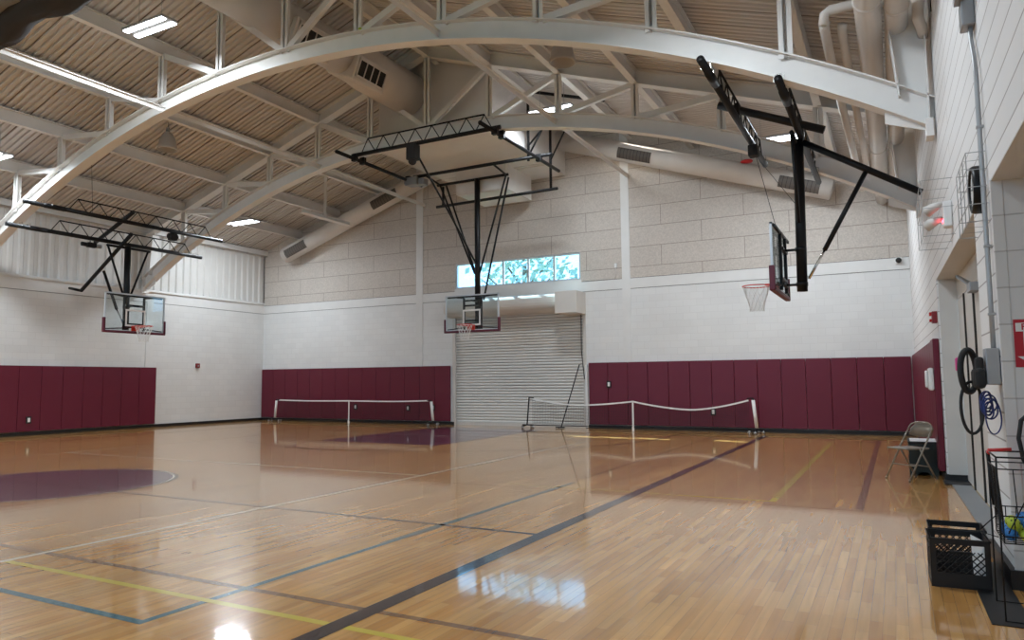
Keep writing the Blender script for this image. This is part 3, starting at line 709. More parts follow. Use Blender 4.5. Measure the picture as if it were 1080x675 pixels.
# ================================================================== BASKETBALL HOOPS
def hoop(label, bx, by, facing, zb, support, group='ceiling-hung basketball hoops'):
    """board bottom centre at (bx,by,zb); local -Y is the playing side"""
    rot = {'S': 0, 'W': -PI / 2, 'E': PI / 2}[facing]
    t = thing('basketball_hoop', label, 'basketball hoop', (bx, by, zb), rot, group)
    M = MWORLD[t.name]
    W2, H = .915, 1.07
    b = MB(M); b.box(-W2 + .03, W2 - .03, -.006, .006, .03, H - .03); board = b.build('backboard', M_glassb, t)
    b = MB(M)
    for x0, x1, z0, z1 in ((-W2, W2, 0, .035), (-W2, W2, H - .035, H), (-W2, -W2 + .035, 0, H), (W2 - .035, W2, 0, H)): b.box(x0, x1, -.02, .02, z0, z1)
    b.build('board_frame', M_alu, board)
    b = MB(M)
    for x0, x1, z0, z1 in ((-.305, .305, .15, .20), (-.305, .305, .58, .63), (-.305, -.255, .2, .58), (.255, .305, .2, .58)): b.box(x0, x1, -.010, -.0075, z0, z1)
    b.build('target_square', M_signw, board)
    b = MB(M)
    b.bbox(-W2 - .03, W2 + .03, -.045, .045, -.05, .015, .012)
    for s in (-1, 1): b.bbox(s * (W2 + .005) - .03, s * (W2 + .005) + .03, -.045, .045, -.04, .36, .012)
    b.build('edge_padding', M_maroond, board)
    b = MB(M)   # black mounting frame behind the glass
    for s in (-1, 1): b.bar((s * .30, .06, .02), (s * .30, .06, H - .08), .05, .05, (0, 1, 0)); b.bar((s * .30, .06, .98), (s * .86, .03, 1.04), .03, .03); b.bar((s * .3, .06, .1), (s * .86, .03, .05), .03, .03)
    b.bar((-.86, .05, H - .05), (.86, .05, H - .05), .035, .045); b.bar((-.3, .06, .22), (.3, .06, .22), .05, .05); b.bar((-.3, .06, .75), (.3, .06, .75), .05, .05)
    b.build('mounting_frame', M_black, t)
    # rim
    rc = V((0, -.40, .15)); b = MB(M)
    b.tube([rc + V((.229 * math.cos(2 * PI * k / 28), .229 * math.sin(2 * PI * k / 28), 0)) for k in range(28)], .0095, 8, closed=True)
    for s in (-1, 1): b.bar((s * .10, -.02, .15), rc + V((s * .16, .17, -.004)), .012, .03)
    b.bbox(-.12, .12, -.14, -.02, .12, .162, .006); b.bbox(-.12, .12, -.035, -.015, .02, .17, .004); b.bar((0, -.03, .04), (0, -.16, .13), .10, .01)
    rim = b.build('rim', M_orange, t)
    b = MB(M); n = 12; lv = [(0, .229), (.10, .20), (.20, .165), (.30, .135), (.38, .12), (.44, .125)]
    for k in range(n):
        for d_ in (-1, 1):
            pts = [rc + V((r * math.cos(2 * PI * (k + d_ * .5 * i) / n), r * math.sin(2 * PI * (k + d_ * .5 * i) / n), -z)) for i, (z, r) in enumerate(lv)]
            b.tube(pts, .0045, 4, cap=False)
    b.build('net', M_net, rim)
    support(t)
    return t
def lattice(b, p, q, h, nseg, r=.014, off=V((0, 0, 0))):
    p, q = V(p), V(q); a = p.lerp(q, .09) + V((0, 0, h)); c = p.lerp(q, .91) + V((0, 0, h))
    b.tube([a, c], r * 1.5, 6)
    prev = p.lerp(q, .04)
    for i in range(nseg + 1):
        top = a.lerp(c, i / nseg); bot = p.lerp(q, .04 + .92 * (i + .5) / (nseg + .5)); bot = p.lerp(q, .09 + .82 * (i + .5) / nseg) if i < nseg else q.lerp(p, .04)
        b.tube([prev, top], r, 5); b.tube([top, bot], r, 5); prev = bot
def clamp(b, c, s=.07): b.bbox(c[0] - s, c[0] + s, c[1] - s, c[1] + s, c[2] - s * .6, c[2] + s * 1.4, .01)

def support_far(t):
    yb_, ym = 15.25, 18.6
    ZB = 7.72
    b = MB(); p, q = (-13.0, yb_, ZB), (-8.35, yb_, ZB); b.tube([p, q], .055, 12); b.build('cross_bar', M_black, t)
    b = MB(); lattice(b, (-12.9, yb_, ZB), (-8.4, yb_, ZB), .40, 7); b.build('lattice', M_black, t)
    for x, y0, y1 in ((-12.95, 14.5, 18.45), (-8.5, 14.5, 19.1)):
        b = MB(); b.tube([(x, y0, ZB - .1), (x, y1, ZB - .1)], .05, 12)
        for yy in (yb_, 15.6, 17.75): b.bbox(x - .08, x + .08, yy - .06, yy + .06, ZB - .17, ZB + .03, .01)
        b.build('cross_bar', M_black, t)
    b = MB(); b.tube([(-12.75, 17.75, ZB - .02), (-8.1, 17.75, ZB - .02)], .05, 12)
    b.build('cross_bar', M_black, t)
    b = MB(); b.tube([(-12.45, ym, 7.60), (-9.93, ym, 7.60)], .042, 10)
    for x in (-12.35, -10.0): b.tube([(x, ym, 7.6), (x, 17.75, 7.72)], .03, 8)
    b.build('hinge_bar', M_black, t)
    b = MB(); b.tube([(-12.75, 19.0, 7.03), (-8.5, 19.0, 7.08)], .045, 10)
    for x, zt in ((-12.5, 7.66), (-8.72, 8.98)): b.tube([(x, 19.0, 7.05), (x, 19.0, zt)], .04, 10)
    b.tube([(-8.72, 19.0, 7.95), (-8.0, 18.6, 8.75)], .025, 8)
    b.build('rear_bar', M_black, t)
    b = MB(); b.tube([(-8.90, 17.9, 7.66), (-8.90, 17.9, 9.75)], .04, 10); b.tube([(-8.90, 17.9, 8.1), (-8.2, 17.9, 8.75)], .028, 8); b.tube([(-8.90, 17.9, 7.8), (-8.40, 17.9, 8.6)], .028, 8)
    b.tube([(-9.0, 17.9, 9.72), (-6.6, 17.9, 8.98)], .045, 10); b.build('roof_hanger', M_black, t)
    b = MB(); b.tube([(-11.0, ym, 3.02), (-11.0, ym, 7.62)], .085, 16); b.build('mast', M_black, t)
    for a, c in (((-12.35, ym, 7.6), (-11.1, ym, 4.7)), ((-12.2, ym + .12, 7.6), (-11.08, ym + .1, 4.6)), ((-10.0, ym, 7.6), (-10.93, ym, 4.7)), ((-9.98, ym + .12, 7.55), (-10.85, ym + .1, 3.9))):
        b = MB(); b.tube([a, c], .03, 8); b.build('v_brace', M_black, t)
    b = MB(); b.tube([(-10.98, 15.3, 7.6), (-11.0, 17.2, 6.1), (-11.0, 18.5, 5.0)], .028, 8); b.build('fold_arm', M_black, t)
    b = MB(); b.bbox(-11.12, -10.84, 15.12, 15.38, 7.28, 7.7, .02); b.sphere((-11.0, 15.25, 7.26), .11, 10); b.build('winch', M_blackm, t)
    b = MB(); b.bbox(-12.95, -12.55, 17.6, 17.9, 7.42, 7.68, .02); b.tube([(-13.05, 17.75, 7.55), (-12.85, 17.75, 7.55)], .09, 12); b.bbox(-12.5, -12.3, 17.62, 17.88, 7.4, 7.6, .02); b.build('motor', M_grey, t)
    b = MB()
    for z in (3.25, 3.85):
        b.bar((-11.0, ym - .08, z), (-11.0, 18.28, z), .08, .05); b.bar((-11.3, 18.28, z), (-10.7, 18.28, z), .05, .05)
    b.build('board_bracket', M_black, t)
hoop('far basketball hoop hanging in front of the rolling door, facing the camera', -10.97, 18.2, 'S', 2.95, support_far)

def support_side(fl, xs):
    """xs: world numbers of one side hoop"""
    def f(t):
        s = xs['s']; yc = xs['yc']          # s=+1: wall lies towards +x
        for (x, z, y0, y1, hh) in xs['bars']:
            b = MB(); b.tube([(x, y0, z), (x, y1, z)], xs.get('r', .058), 12); b.tube([(x, y0 + .5, z), (x, y0 + 1.0, z)], .066, 12); b.build('overhead_bar', M_black, t)
            for yy in (10.5, 15.6):
                for o in (-.1, .1):
                    b = MB(); b.tube([(x - .07, yy + o, z), (x - .07, yy + o, z + .10), (x + .07, yy + o, z + .10), (x + .07, yy + o, z)], .009, 5); b.build('u_bolt', M_chrome, t)
            b = MB(); lattice(b, (x, y0 + .9, z), (x, y1 - .2, z), hh, 7, r=.013); b.build('lattice', M_black, t)
        for a, c, r in xs['cross']:
            b = MB(); b.tube([a, c], r, 12); b.build('cross_bar', M_black, t)
        a, c = xs['mast']; b = MB(); b.tube([a, c], .085, 16); b.build('mast', M_black, t)
        mx_, mz0, mz1 = a[0], a[2], c[2]
        b = MB(); b.tube([(mx_, yc - .65, mz1 - .05), (mx_, yc + .68, mz1 - .05)], .036, 10); b.build('hinge_bar', M_black, t)
        for q in (-1, 1):
            b = MB(); b.tube([(mx_, yc + q * .62, mz1 - .05), (mx_, yc + q * .10, mz1 - 1.45)], .03, 8); b.build('v_brace', M_black, t)
        for p in xs['strut']:
            b = MB(); b.tube([p[0], p[1]], .04, 10); st = b.build('side_strut', M_black, t)
            b = MB(); b.tube([p[1], p[2]], .022, 8); b.build('strut_rod', M_chrome, st)
        b = MB()
        for z in (mz0 + .12, mz0 + .72):
            b.bar((mx_, yc, z), (xs['bx'] + s * .09, yc, z), .06, .035)
            b.bar((xs['bx'] + s * .08, yc - .3, z), (xs['bx'] + s * .08, yc + .3, z), .05, .05)
            b.tube([(mx_, yc, z - .03), (mx_, yc, z + .03)], .095, 14)
        b.build('board_bracket', M_black, t)
        wx, wy, wz = xs['winch']
        b = MB(); b.bbox(wx - .09, wx + .09, wy - .11, wy + .11, wz - .12, wz + .10, .02); b.tube([(wx, wy - .15, wz), (wx, wy + .15, wz)], .075, 12); b.build('winch', M_blackm, t)
        b = MB()
        for c0, c1 in xs['cable']: b.tube([c0, c1], .006, 4)
        b.build('winch_cable', M_blackm, t)
    return f
YC = 13.05
R_ = dict(s=1, yc=YC, bx=-1.68, bars=[(-2.25, 6.0, 10.05, 15.85, .34), (-1.25, 5.6, 10.3, 16.3, .34)],
          cross=[((-2.62, YC, 6.42), (-.88, YC, 5.66), .07), ((-1.22, YC, 5.5), (.50, YC, 4.40), .055), ((-2.25, YC - .25, 6.0), (-2.25, YC - .25, 6.3), .04)],
          mast=((-1.33, YC, 2.93), (-1.30, YC, 5.55)), strut=[((-.27, YC, 4.87), (-.96, YC, 3.60), (-1.22, YC, 3.14))],
          winch=(-2.22, 14.2, 5.84), cable=[((-2.25, 14.6, 5.9), (-1.72, YC, 4.1)), ((-2.25, 15.2, 5.9), (-1.35, YC + .1, 4.4))])
hoop('right basketball hoop seen edge-on, hung from bars and braced to the right wall', -1.68, YC, 'W', 2.92, support_side(0, R_))
L_ = dict(s=-1, yc=YC, bx=-19.0, bars=[(-19.0, 6.03, 9.95, 15.95, .34), (-19.95, 5.58, 10.05, 15.95, .34)],
          cross=[((-19.25, YC, 6.42), (-21.0, YC, 5.70), .06), ((-19.3, YC, 5.78), (-21.6, YC, 4.28), .055), ((-21.6, YC, 4.28), (-22.2, YC, 4.4), .04)],
          mast=((-19.42, YC, 2.95), (-19.45, YC, 5.42)), strut=[((-20.53, YC, 4.79), (-19.86, YC, 3.63), (-19.5, YC, 3.14))],
          winch=(-19.05, 14.2, 5.88), cable=[((-19.0, 11.6, 7.7), (-19.0, 11.7, 6.05))])
hoop('left basketball hoop by the left wall, its board seen from the side-front', -19.0, YC, 'E', 2.93, support_side(0, L_))
# motor under the left hoop's bars
t = thing('hoop_motor', 'small motor slung under the left hoop\'s overhead bars', 'motor', (-19.85, 12.2, 5.3))
b = MB(); b.bbox(-19.92, -19.78, 12.1, 12.35, 5.30, 5.44, .02); b.tube([(-19.85, 11.95, 5.37), (-19.85, 12.1, 5.37)], .06, 12); b.build('housing', M_black, t)
b = MB(); b.tube([(-19.85, 12.35, 5.37), (-19.85, 12.5, 5.37)], .06, 12); b.tube([(-19.9, 12.22, 5.44), (-19.9, 12.22, 5.52)], .02, 8); b.build('drum', M_grey, t)

# ================================================================== PICKLEBALL NETS
def court_net(label, p0, p1, prof, white0, white1):
    p0, p1 = V(p0), V(p1); d = (p1 - p0).normalized(); Ln = (p1 - p0).length; n_ = V((-d.y, d.x, 0)); c = (p0 + p1) / 2
    t = thing('court_net', label, 'sports net', (c.x, c.y, 0), 0, 'portable court nets by the back wall')
    lean = .06
    for e, s, wh in ((p0, 1, white0), (p1, -1, white1)):
        top = e + d * s * .02 + V((0, 0, prof[0] + .02)); bot = e + d * (-s) * lean + V((0, 0, .10))
        b = MB(); b.tube([bot, top], .021, 10); b.tube([top, top + d * s * .16 + V((0, 0, -.01))], .016, 8); post = b.build('post', M_black, t)
        if wh: b = MB(); b.tube([bot.lerp(top, .06), bot.lerp(top, .94)], .045, 12); b.build('white_sleeve', M_tape, post)
        b = MB(); b.tube([bot + n_ * .32 + V((0, 0, -.02)), bot, bot - n_ * .32 + V((0, 0, -.02))], .02, 8)
        b.tube([bot - d * s * .16, bot + d * s * .22], .02, 8); base_ = b.build('foot', M_black, t)
        for q in (n_ * .30, n_ * -.30, d * -.16 * s, d * .2 * s):
            b = MB(); cc = bot + q; cc.z = .04; b.tube([cc - n_ * .02, cc + n_ * .02], .04, 12); b.bar(cc, cc + V((0, 0, .06)), .02, .02); b.build('wheel', M_grey, base_)
    b = MB(); b.tube([p0 + V((0, 0, .10)), p1 + V((0, 0, .10))], .014, 8); b.build('base_rail', M_black, t)
    def zt(u):
        i = min(3, int(u * 4)); f = u * 4 - i; f = (1 - math.cos(PI * f)) / 2 if i in (0, 2) else f
        if i == 0 or i == 2: f = 1 - (1 - (u * 4 - i)) ** 1.6
        else: f = (u * 4 - i) ** 1.6
        return prof[i] + (prof[i + 1] - prof[i]) * f
    def pt(u, z): return p0 + (p1 - p0) * u + V((0, 0, z))
    b = MB(); m = 36
    for i in range(m):
        u0, u1 = .02 + .96 * i / m, .02 + .96 * (i + 1) / m
        b.bar(pt(u0, zt(u0)), pt(u1, zt(u1)), .012, .045)
    b.build('top_tape', M_tape, t)
    b = MB(); b.bar((c.x, c.y, .10), (c.x, c.y, zt(.5)), .05, .012, (0, 1, 0)); b.bbox(c.x - .03, c.x + .03, c.y - .03, c.y + .03, 0, .11, .006); b.build('center_strap', M_tape, t)
    b = MB(); hw = .0028; nn = int(Ln * .96 / .05)
    for i in range(nn + 1):
        u = .02 + .96 * i / nn; b.add([pt(u, .14) - d * hw, pt(u, .14) + d * hw, pt(u, zt(u)) + d * hw, pt(u, zt(u)) - d * hw], [(0, 1, 2, 3)])
    for j in range(15):
        for i in range(m):
            u0, u1 = .02 + .96 * i / m, .02 + .96 * (i + 1) / m
            a0, a1 = .14 + (zt(u0) - .14) * j / 15, .14 + (zt(u1) - .14) * j / 15
            b.add([pt(u0, a0 - hw), pt(u1, a1 - hw), pt(u1, a1 + hw), pt(u0, a0 + hw)], [(0, 1, 2, 3)])
    b.build('net_mesh', M_blackm, t)
court_net('portable low net before the maroon pads left of the rolling door', (-21.0, 20.35, 0), (-13.85, 20.35, 0), (.82, .79, .80, .79, .83), True, True)
court_net('portable low net standing across the rolling door and the pads right of it', (-10.15, 20.25, 0), (-3.4, 20.25, 0), (.93, .72, .84, .62, .93), False, True)
b = MB(); b.tube([(-9.2, 20.6, 0.05), (-8.62, 20.72, 1.95)], .018, 8); b.tube([(-9.35, 20.5, .03), (-9.05, 20.5, .03)], .02, 8); b.tube([(-9.2, 20.62, .03), (-9.2, 20.38, .03)], .02, 8)
tag(b.build('leaning_pole', M_black), 'thin black pole leaning against the right edge of the rolling door', 'pole')

# ================================================================== SMALL WALL FITTINGS
t = thing('fire_alarm', 'small dark red alarm on the left wall right of the pads', 'alarm', (XL, 17.82, 2.05)); b = MB(); b.bbox(XL + .001, XL + .06, 17.74, 17.90, 2.03, 2.19, .01); b.build('housing', M_redd, t); b = MB(); b.bbox(XL + .06, XL + .07, 17.79, 17.85, 2.07, 2.13, .004); b.build('lens', M_grey, t)
t = thing('security_camera', 'small round security camera in the back right corner on the white band', 'camera', (.2, Y1 - .02, 4.42))
b = MB(); b.sphere((.20, Y1 - .09, 4.46), .07, 10); b.build('dome', M_blackm, t); b = MB(); b.bbox(.12, .28, Y1 - .06, Y1 - .012, 4.38, 4.54, .01); b.build('mount', M_white, t)
t = thing('wall_sensor', 'small sensor with conduit beside the right window column', 'sensor', (-7.42, Y1 - .02, 4.9))
b = MB(); b.bbox(-7.47, -7.39, Y1 - .06, Y1 - .001, 4.90, 5.03, .006); b.build('housing', M_white, t); b = MB(); b.tube([(-7.43, Y1 - .03, 4.9), (-7.43, Y1 - .03, 4.66), (-7.5, Y1 - .03, 4.58), (-8.5, Y1 - .03, 4.56)], .012, 6); b.build('conduit', M_duct, t)

def rthing(name, label, cat, o, a, z, group=None): return thing(name, label, cat, W(o, a, z), TH, group)
# alarm strobe above the right pads
t = rthing('fire_alarm', 'red fire alarm strobe above the end of the right wall pads', 'alarm', 0, 12.25, 2.33)
b = MB(RWM); b.bbox(-.07, -.001, 12.14, 12.32, 2.25, 2.42, .01); b.build('housing', M_redd, t); b = MB(RWM); b.bbox(-.10, -.07, 12.18, 12.28, 2.36, 2.41, .005); b.bbox(-.10, -.07, 12.18, 12.28, 2.27, 2.31, .005); b.build('strobe_lens', M_red, t)
# white dispenser on the pads' end
t = rthing('wall_phone', 'white wall phone hanging on the last pad beside the folding doors', 'phone', -.1, 12.3, 1.25)
b = MB(RWM); b.bbox(-.16, -.086, 12.12, 12.42, 1.27, 1.60, .03); b.build('housing', M_white, t); b = MB(RWM); b.bbox(-.20, -.16, 12.17, 12.25, 1.31, 1.56, .02); b.build('handset', M_white, t)

def wire_cage(t, o0, a0, a1, z0, z1, na, nz, nm='wire_guard'):
    b = MB(RWM); r = .0035
    for i in range(nz + 1):
        z = z0 + (z1 - z0) * i / nz; b.tube([(-.006, a0, z), (o0, a0, z), (o0, a1, z), (-.006, a1, z)], r, 5)
    for i in range(na + 1):
        a = a0 + (a1 - a0) * i / na; b.tube([(-.006, a, z0), (o0, a, z0), (o0, a, z1), (-.006, a, z1)], r, 5)
    b.build(nm, M_galv, t)
t = rthing('emergency_light', 'emergency light with red lamp inside a wire guard high on the right wall', 'emergency light', 0, 9.1, 3.1)
b = MB(RWM); b.bbox(-.09, -.004, 8.98, 9.14, 3.08, 3.36, .015); b.build('housing', M_white, t)
for q, z in ((9.0, 3.34), (9.12, 3.20)):
    b = MB(RWM); b.tube([(-.10, q, z), (-.15, q + .05, z - .02), (-.24, q + .10, z - .06)], [.02, .045, .065], 14); b.build('lamp_head', M_jamb, t)
b = MB(RWM); b.box(-.096, -.089, 9.0, 9.12, 3.14, 3.165); b.build('indicator', M_redled, t)
wire_cage(t, -.30, 8.75, 9.7, 2.95, 3.55, 2, 2)
t = rthing('wall_clock', 'black-rimmed round clock in a wire guard beside the conduit', 'clock', 0, 6.75, 2.72)
cM = RWM @ Matrix.Translation((-.01, 6.55, 2.90)) @ Matrix.Rotation(-PI / 2, 4, 'Y')
b = MB(cM); b.lathe([(.001, -.009), (.175, -.009), (.185, .0), (.185, .05), (.175, .07), (.155, .07), (.15, .055)], 36); b.build('rim', M_black, t)
b = MB(cM); b.lathe([(.152, .054), (.001, .0545)], 36); f = b.build('face', M_white, t)
b = MB(cM)
for k in range(12):
    a = 2 * PI * k / 12; b.bar((.125 * math.cos(a), .125 * math.sin(a), .056), (.145 * math.cos(a), .145 * math.sin(a), .056), .006, .002, (0, 0, 1))
b.bar((0, 0, .058), (.02, .09, .058), .008, .002); b.bar((0, 0, .058), (.11, -.04, .058), .006, .002); b.build('hands', M_black, f)
wire_cage(t, -.13, 6.25, 6.98, 2.60, 3.12, 3, 4)
# conduit with box
t = rthing('wall_conduit', 'grey metal conduit running down the pier to its junction box', 'conduit', -.02, 6.2, 1.35)
b = MB(RWM); b.tube([(-.03, 6.42, 4.2), (-.03, 6.42, 4.05), (-.03, 6.30, 3.85), (-.03, 6.27, 3.70), (-.03, 6.27, 2.0), (-.03, 6.27, 1.66)], .017, 10)
for z in (3.3, 2.4, 1.9): b.bbox(-.052, -.004, 6.25, 6.29, z, z + .02, .004)
b.build('conduit_pipe', M_galv, t)
b = MB(RWM); b.bbox(-.09, -.006, 6.19, 6.34, 1.40, 1.66, .006); b.build('junction_box', M_galv, t)
b = MB(RWM); b.bbox(-.09, -.001, 6.35, 6.52, 4.15, 4.36, .01); b.bbox(-.13, -.06, 6.26, 6.44, 4.34, 4.39, .008); b.build('sensor_head', M_grey, t)
# bag of ropes on the box
t = rthing('jump_rope', 'black looped jump rope with thick handles hung on the junction box', 'jump rope', -.12, 6.5, 1.3)
def loop(b, oc, ac, zc, ro, ra, rz, r, n=28):
    b.tube([(oc + ro * math.cos(2 * PI * k / n), ac + ra * math.cos(2 * PI * k / n) + .012 * math.sin(6 * PI * k / n), zc + rz * math.sin(2 * PI * k / n)) for k in range(n)], r, 8, closed=True)
b = MB(RWM); loop(b, -.19, 6.30, 1.50, .055, .05, .155, .022); b.bbox(-.17, -.095, 6.16, 6.40, 1.37, 1.52, .03); b.bbox(-.15, -.10, 6.2, 6.34, 1.50, 1.60, .02); b.build('handle_grip', M_blackm, t)
b = MB(RWM); loop(b, -.18, 6.32, 1.23, .075, .06, .19, .011); b.build('rope', M_blackm, t)
b = MB(RWM); b.bbox(-.27, -.245, 6.28, 6.34, 1.50, 1.60, .01); b.build('pink_tag', M_pink, t)
t = rthing('blue_cord', 'tangled blue cord hanging below the junction box', 'cord', -.12, 6.3, 1.1)
b = MB(RWM)
for i in range(7): loop(b, -.095 - .012 * math.sin(i * 2.1), 6.20 - .01 * i, 1.29 - .012 * i, .03 + .008 * (i % 3), .03, .06 + .014 * (i % 2), .0055)
loop(b, -.07, 6.15, 1.17, .05, .03, .12, .005); b.build('cord_coil', M_cord, t)

# ---- extinguisher sign and extinguisher on the pier face (faces the camera)
def txt(s, size, loc, rot, m, parent, name='lettering'):
    c = bpy.data.curves.new(name, 'FONT'); c.body = s; c.size = size; c.extrude = .0006; c.align_x = 'CENTER'; c.align_y = 'CENTER'; c.offset = size * .02
    tmp = bpy.data.objects.new('tmp_text', c); COL.objects.link(tmp); bpy.context.view_layer.update()
    me = bpy.data.meshes.new_from_object(tmp.evaluated_get(bpy.context.evaluated_depsgraph_get())); bpy.data.objects.remove(tmp)
    me.transform(Matrix.Translation(loc) @ Matrix(rot)); me.materials.clear(); me.materials.append(m)
    o = bpy.data.objects.new(name, me); COL.objects.link(o); o.parent = parent; return o
sx, sz = .745, 1.52
t = thing('extinguisher_sign', 'red and white fire extinguisher sign on the pier', 'sign', (sx, 6.126, sz), TH)
b = MB(MWORLD[t.name]); b.bbox(0, .20, -.004, 0, 0, .335, .0015); b.build('plate', M_signr, t)
b = MB(MWORLD[t.name]); b.prism([(.012, -.006, .31), (.188, -.006, .31), (.188, -.006, .25), (.145, -.006, .25), (.145, -.006, .075), (.185, -.006, .075), (.10, -.006, .015), (.015, -.006, .075), (.055, -.006, .075), (.055, -.006, .25), (.012, -.006, .25)], (0, .003, 0)); b.build('arrow_panel', M_signw, t)
RX90 = Matrix.Rotation(PI / 2, 4, 'X')
txt('FIRE', .062, (.10, -.0075, .28), RX90, M_signr, t)
txt('EXTINGUISHER', .030, (.10, -.0075, .163), RX90 @ Matrix.Rotation(PI / 2, 4, 'Z'), M_signr, t)
t = thing('fire_extinguisher', 'red fire extinguisher with black hose hung on the pier below the sign', 'fire extinguisher', (.86, 6.03, .72))
M = MWORLD[t.name]
b = MB(M); b.lathe([(.001, 0), (.075, .005), (.08, .03), (.08, .33), (.06, .39), (.03, .41), (.025, .44), (.001, .44)], 24); b.build('cylinder', M_red, t)
b = MB(M); b.bbox(-.03, .03, -.05, .03, .44, .47, .006); b.bar((0, 0, .47), (0, -.11, .52), .02, .012); b.bar((0, 0, .46), (0, -.12, .47), .02, .012); b.build('valve', M_blackm, t)
b = MB(M); b.tube([(-.02, -.04, .45), (-.08, -.08, .49), (-.13, -.10, .44), (-.15, -.10, .32), (-.13, -.10, .18), (-.09, -.09, .10)], .014, 10); b.build('hose', M_blackm, t)
b = MB(M); b.box(-.05, .05, .08, .098, .1, .35); b.build('bracket', M_grey, t)

# ================================================================== BALL RACK
t = thing('ball_rack', 'black wire ball rack standing by the pier at the right edge', 'ball rack', (.8, 5.5, 0))
x0, x1, ya, yb2 = .51, 1.0, 5.27, 5.72; r = .0055
for y in (ya, yb2):
    b = MB(); b.tube([(x0, y, .97), (x0, y, .01), (x1, y, .01), (x1, y, .97)], r, 8)
    b.build('leg_frame', M_black, t)
b = MB()
for y in (ya, yb2): b.tube([(x0, y, .97), (x1, y, .97)], r, 8)
for x in (x0, x1): b.tube([(x, ya, .97), (x, yb2, .97)], r, 8); b.tube([(x, ya, .90), (x, yb2, .90)], r * .8, 6)
b.tube([(x0, ya, .90), (x1, ya, .90), (x1, yb2, .90), (x0, yb2, .90)], r * .8, 6); b.build('top_rail', M_black, t)
b = MB()
for z in (.46, .50, .62): b.tube([(x0 + .02, ya + .02, z), (x1 - .02, ya + .02, z), (x1 - .02, yb2 - .02, z), (x0 + .02, yb2 - .02, z)], r * .8, 6, closed=True)
for i in range(9):
    u = x0 + .02 + (x1 - x0 - .04) * i / 8; b.tube([(u, ya + .02, .62), (u, ya + .02, .46), (u, yb2 - .02, .46), (u, yb2 - .02, .62)], r * .6, 5)
for i in range(8):
    u = ya + .02 + (yb2 - ya - .04) * i / 7; b.tube([(x0 + .02, u, .62), (x0 + .02, u, .46), (x1 - .02, u, .46), (x1 - .02, u, .62)], r * .6, 5)
b.build('basket', M_black, t)
b = MB()
for i in range(7):
    u = i / 6; b.tube([(x0 - .03 * (1 - u) * 0, ya + (yb2 - ya) * u, .90), (x0 + .02, ya + .03 + (yb2 - ya - .06) * u, .62)], r * .6, 5)
    b.tube([(x0 + (x1 - x0) * u, ya, .90), (x0 + .02 + (x1 - x0 - .04) * u, ya + .02, .62)], r * .6, 5)
b.tube([(x0, yb2, .97), (x0 + .02, yb2, .62)], .012, 8); b.tube([(x0 + .04, ya, .52), (x0 + .25, ya, .97)], r * .7, 5)
b.tube([(x0 + .02, yb2, .55), (x0 - .06, yb2 + .25, .40), (x0 + .05, yb2 + .2, .38)], r * .7, 5); b.build('side_wires', M_black, t)
b = MB(); b.tube([(x0 + .0, yb2 - .02, .975), (x0 + .13, yb2 - .02, .985)], .011, 8); b.tube([(x0, yb2 - .02, .965), (x0, yb2 - .1, .965)], .011, 8); b.build('red_cap', M_red, t)
rnd = random.Random(11); k = 0
for lz in range(2):
    for j in range(4):
        for i in range(5):
            x = x0 + .062 + .078 * i + (.014 if lz else 0); y = ya + .07 + .085 * j; z = .505 + .066 * lz
            if x > x1 - .05 or (lz and rnd.random() < .25): continue
            col = (i + j * 2 + lz) % 2
            t2 = thing('pickleball', 'pickleball', 'ball', (x, y, z - .037), 0, 'perforated plastic balls in the wire rack')
            t2['label'] = ('yellow-green' if col else 'blue') + ' ball, %s layer of the wire rack, %s row from front, %s from left' % ('upper' if lz else 'lower', ORD[j], ORD[i])
            b = MB(); b.sphere((x, y, z), .037, 12); b.build('ball_shell', M_green if col else M_blue, t2)
            b = MB()
            for q in range(9):
                a = q * 2.4; zz = -.8 + 1.6 * q / 8; rr = math.sqrt(1 - zz * zz); n_ = V((rr * math.cos(a), rr * math.sin(a), zz))
                pp = V((x, y, z)) + n_ * .0364; b.tube([pp, pp + n_ * .0012], .005, 8)
            b.build('holes', M_dark, t2); k += 1

# ================================================================== CRATES
def crate(label, cx, cy, rot):
    t = thing('milk_crate', label, 'crate', (cx, cy, 0), rot, 'black plastic crates beside the pier')
    M = MWORLD[t.name]; w2, h, th_ = .18, .335, .010
    b = MB(M); b.bbox(-w2, w2, -w2 + .01, w2 - .01, .003, .02, .003); b.build('bottom', M_rubber, t)
    for q in range(4):
        R = M @ Matrix.Rotation(q * PI / 2, 4, 'Z'); b = MB(R); d0 = w2 - .01 if q % 2 == 0 else w2
        e = w2 if q % 2 == 0 else w2 - .01
        b.box(-e, e, -d0, -d0 + th_, .0, .10); b.box(-e, e, -d0, -d0 + th_, h - .04, h)
        b.box(-e, -e + .035, -d0, -d0 + th_, .10, h - .04); b.box(e - .035, e, -d0, -d0 + th_, .10, h - .04)
        b.bbox(-e - .006, e + .006, -d0 - .006, -d0 + th_ + .002, h - .014, h, .003)
        b.bbox(-.075, .075, -d0 - .004, -d0 + th_, h - .095, h - .083, .003)
        # diamond lattice below the handle slot
        zlo, zhi = .10, h - .085; step = .045
        for s in (-1, 1):
            u = -e - (zhi - zlo)
            while u < e + (zhi - zlo):
                p, q_ = V((u, 0, zlo)), V((u + s * (zhi - zlo), 0, zhi))
                lo_, hi_ = -e + .03, e - .03
                if s > 0: t0, t1 = max(0, (lo_ - p.x) / (zhi - zlo)), min(1, (hi_ - p.x) / (zhi - zlo))
                else: t0, t1 = max(0, (p.x - hi_) / (zhi - zlo)), min(1, (p.x - lo_) / (zhi - zlo))
                if t1 > t0 + .02:
                    a_, b_ = p.lerp(q_, t0), p.lerp(q_, t1); a_.y = b_.y = -d0 + th_ / 2; b.bar(a_, b_, .007, .008, (0, 1, 0))
                u += step
        b.build('side_wall', M_rubber, t)
    return t
crate('near black plastic milk crate on the floor, in front of the other', .33, 6.14, .03)
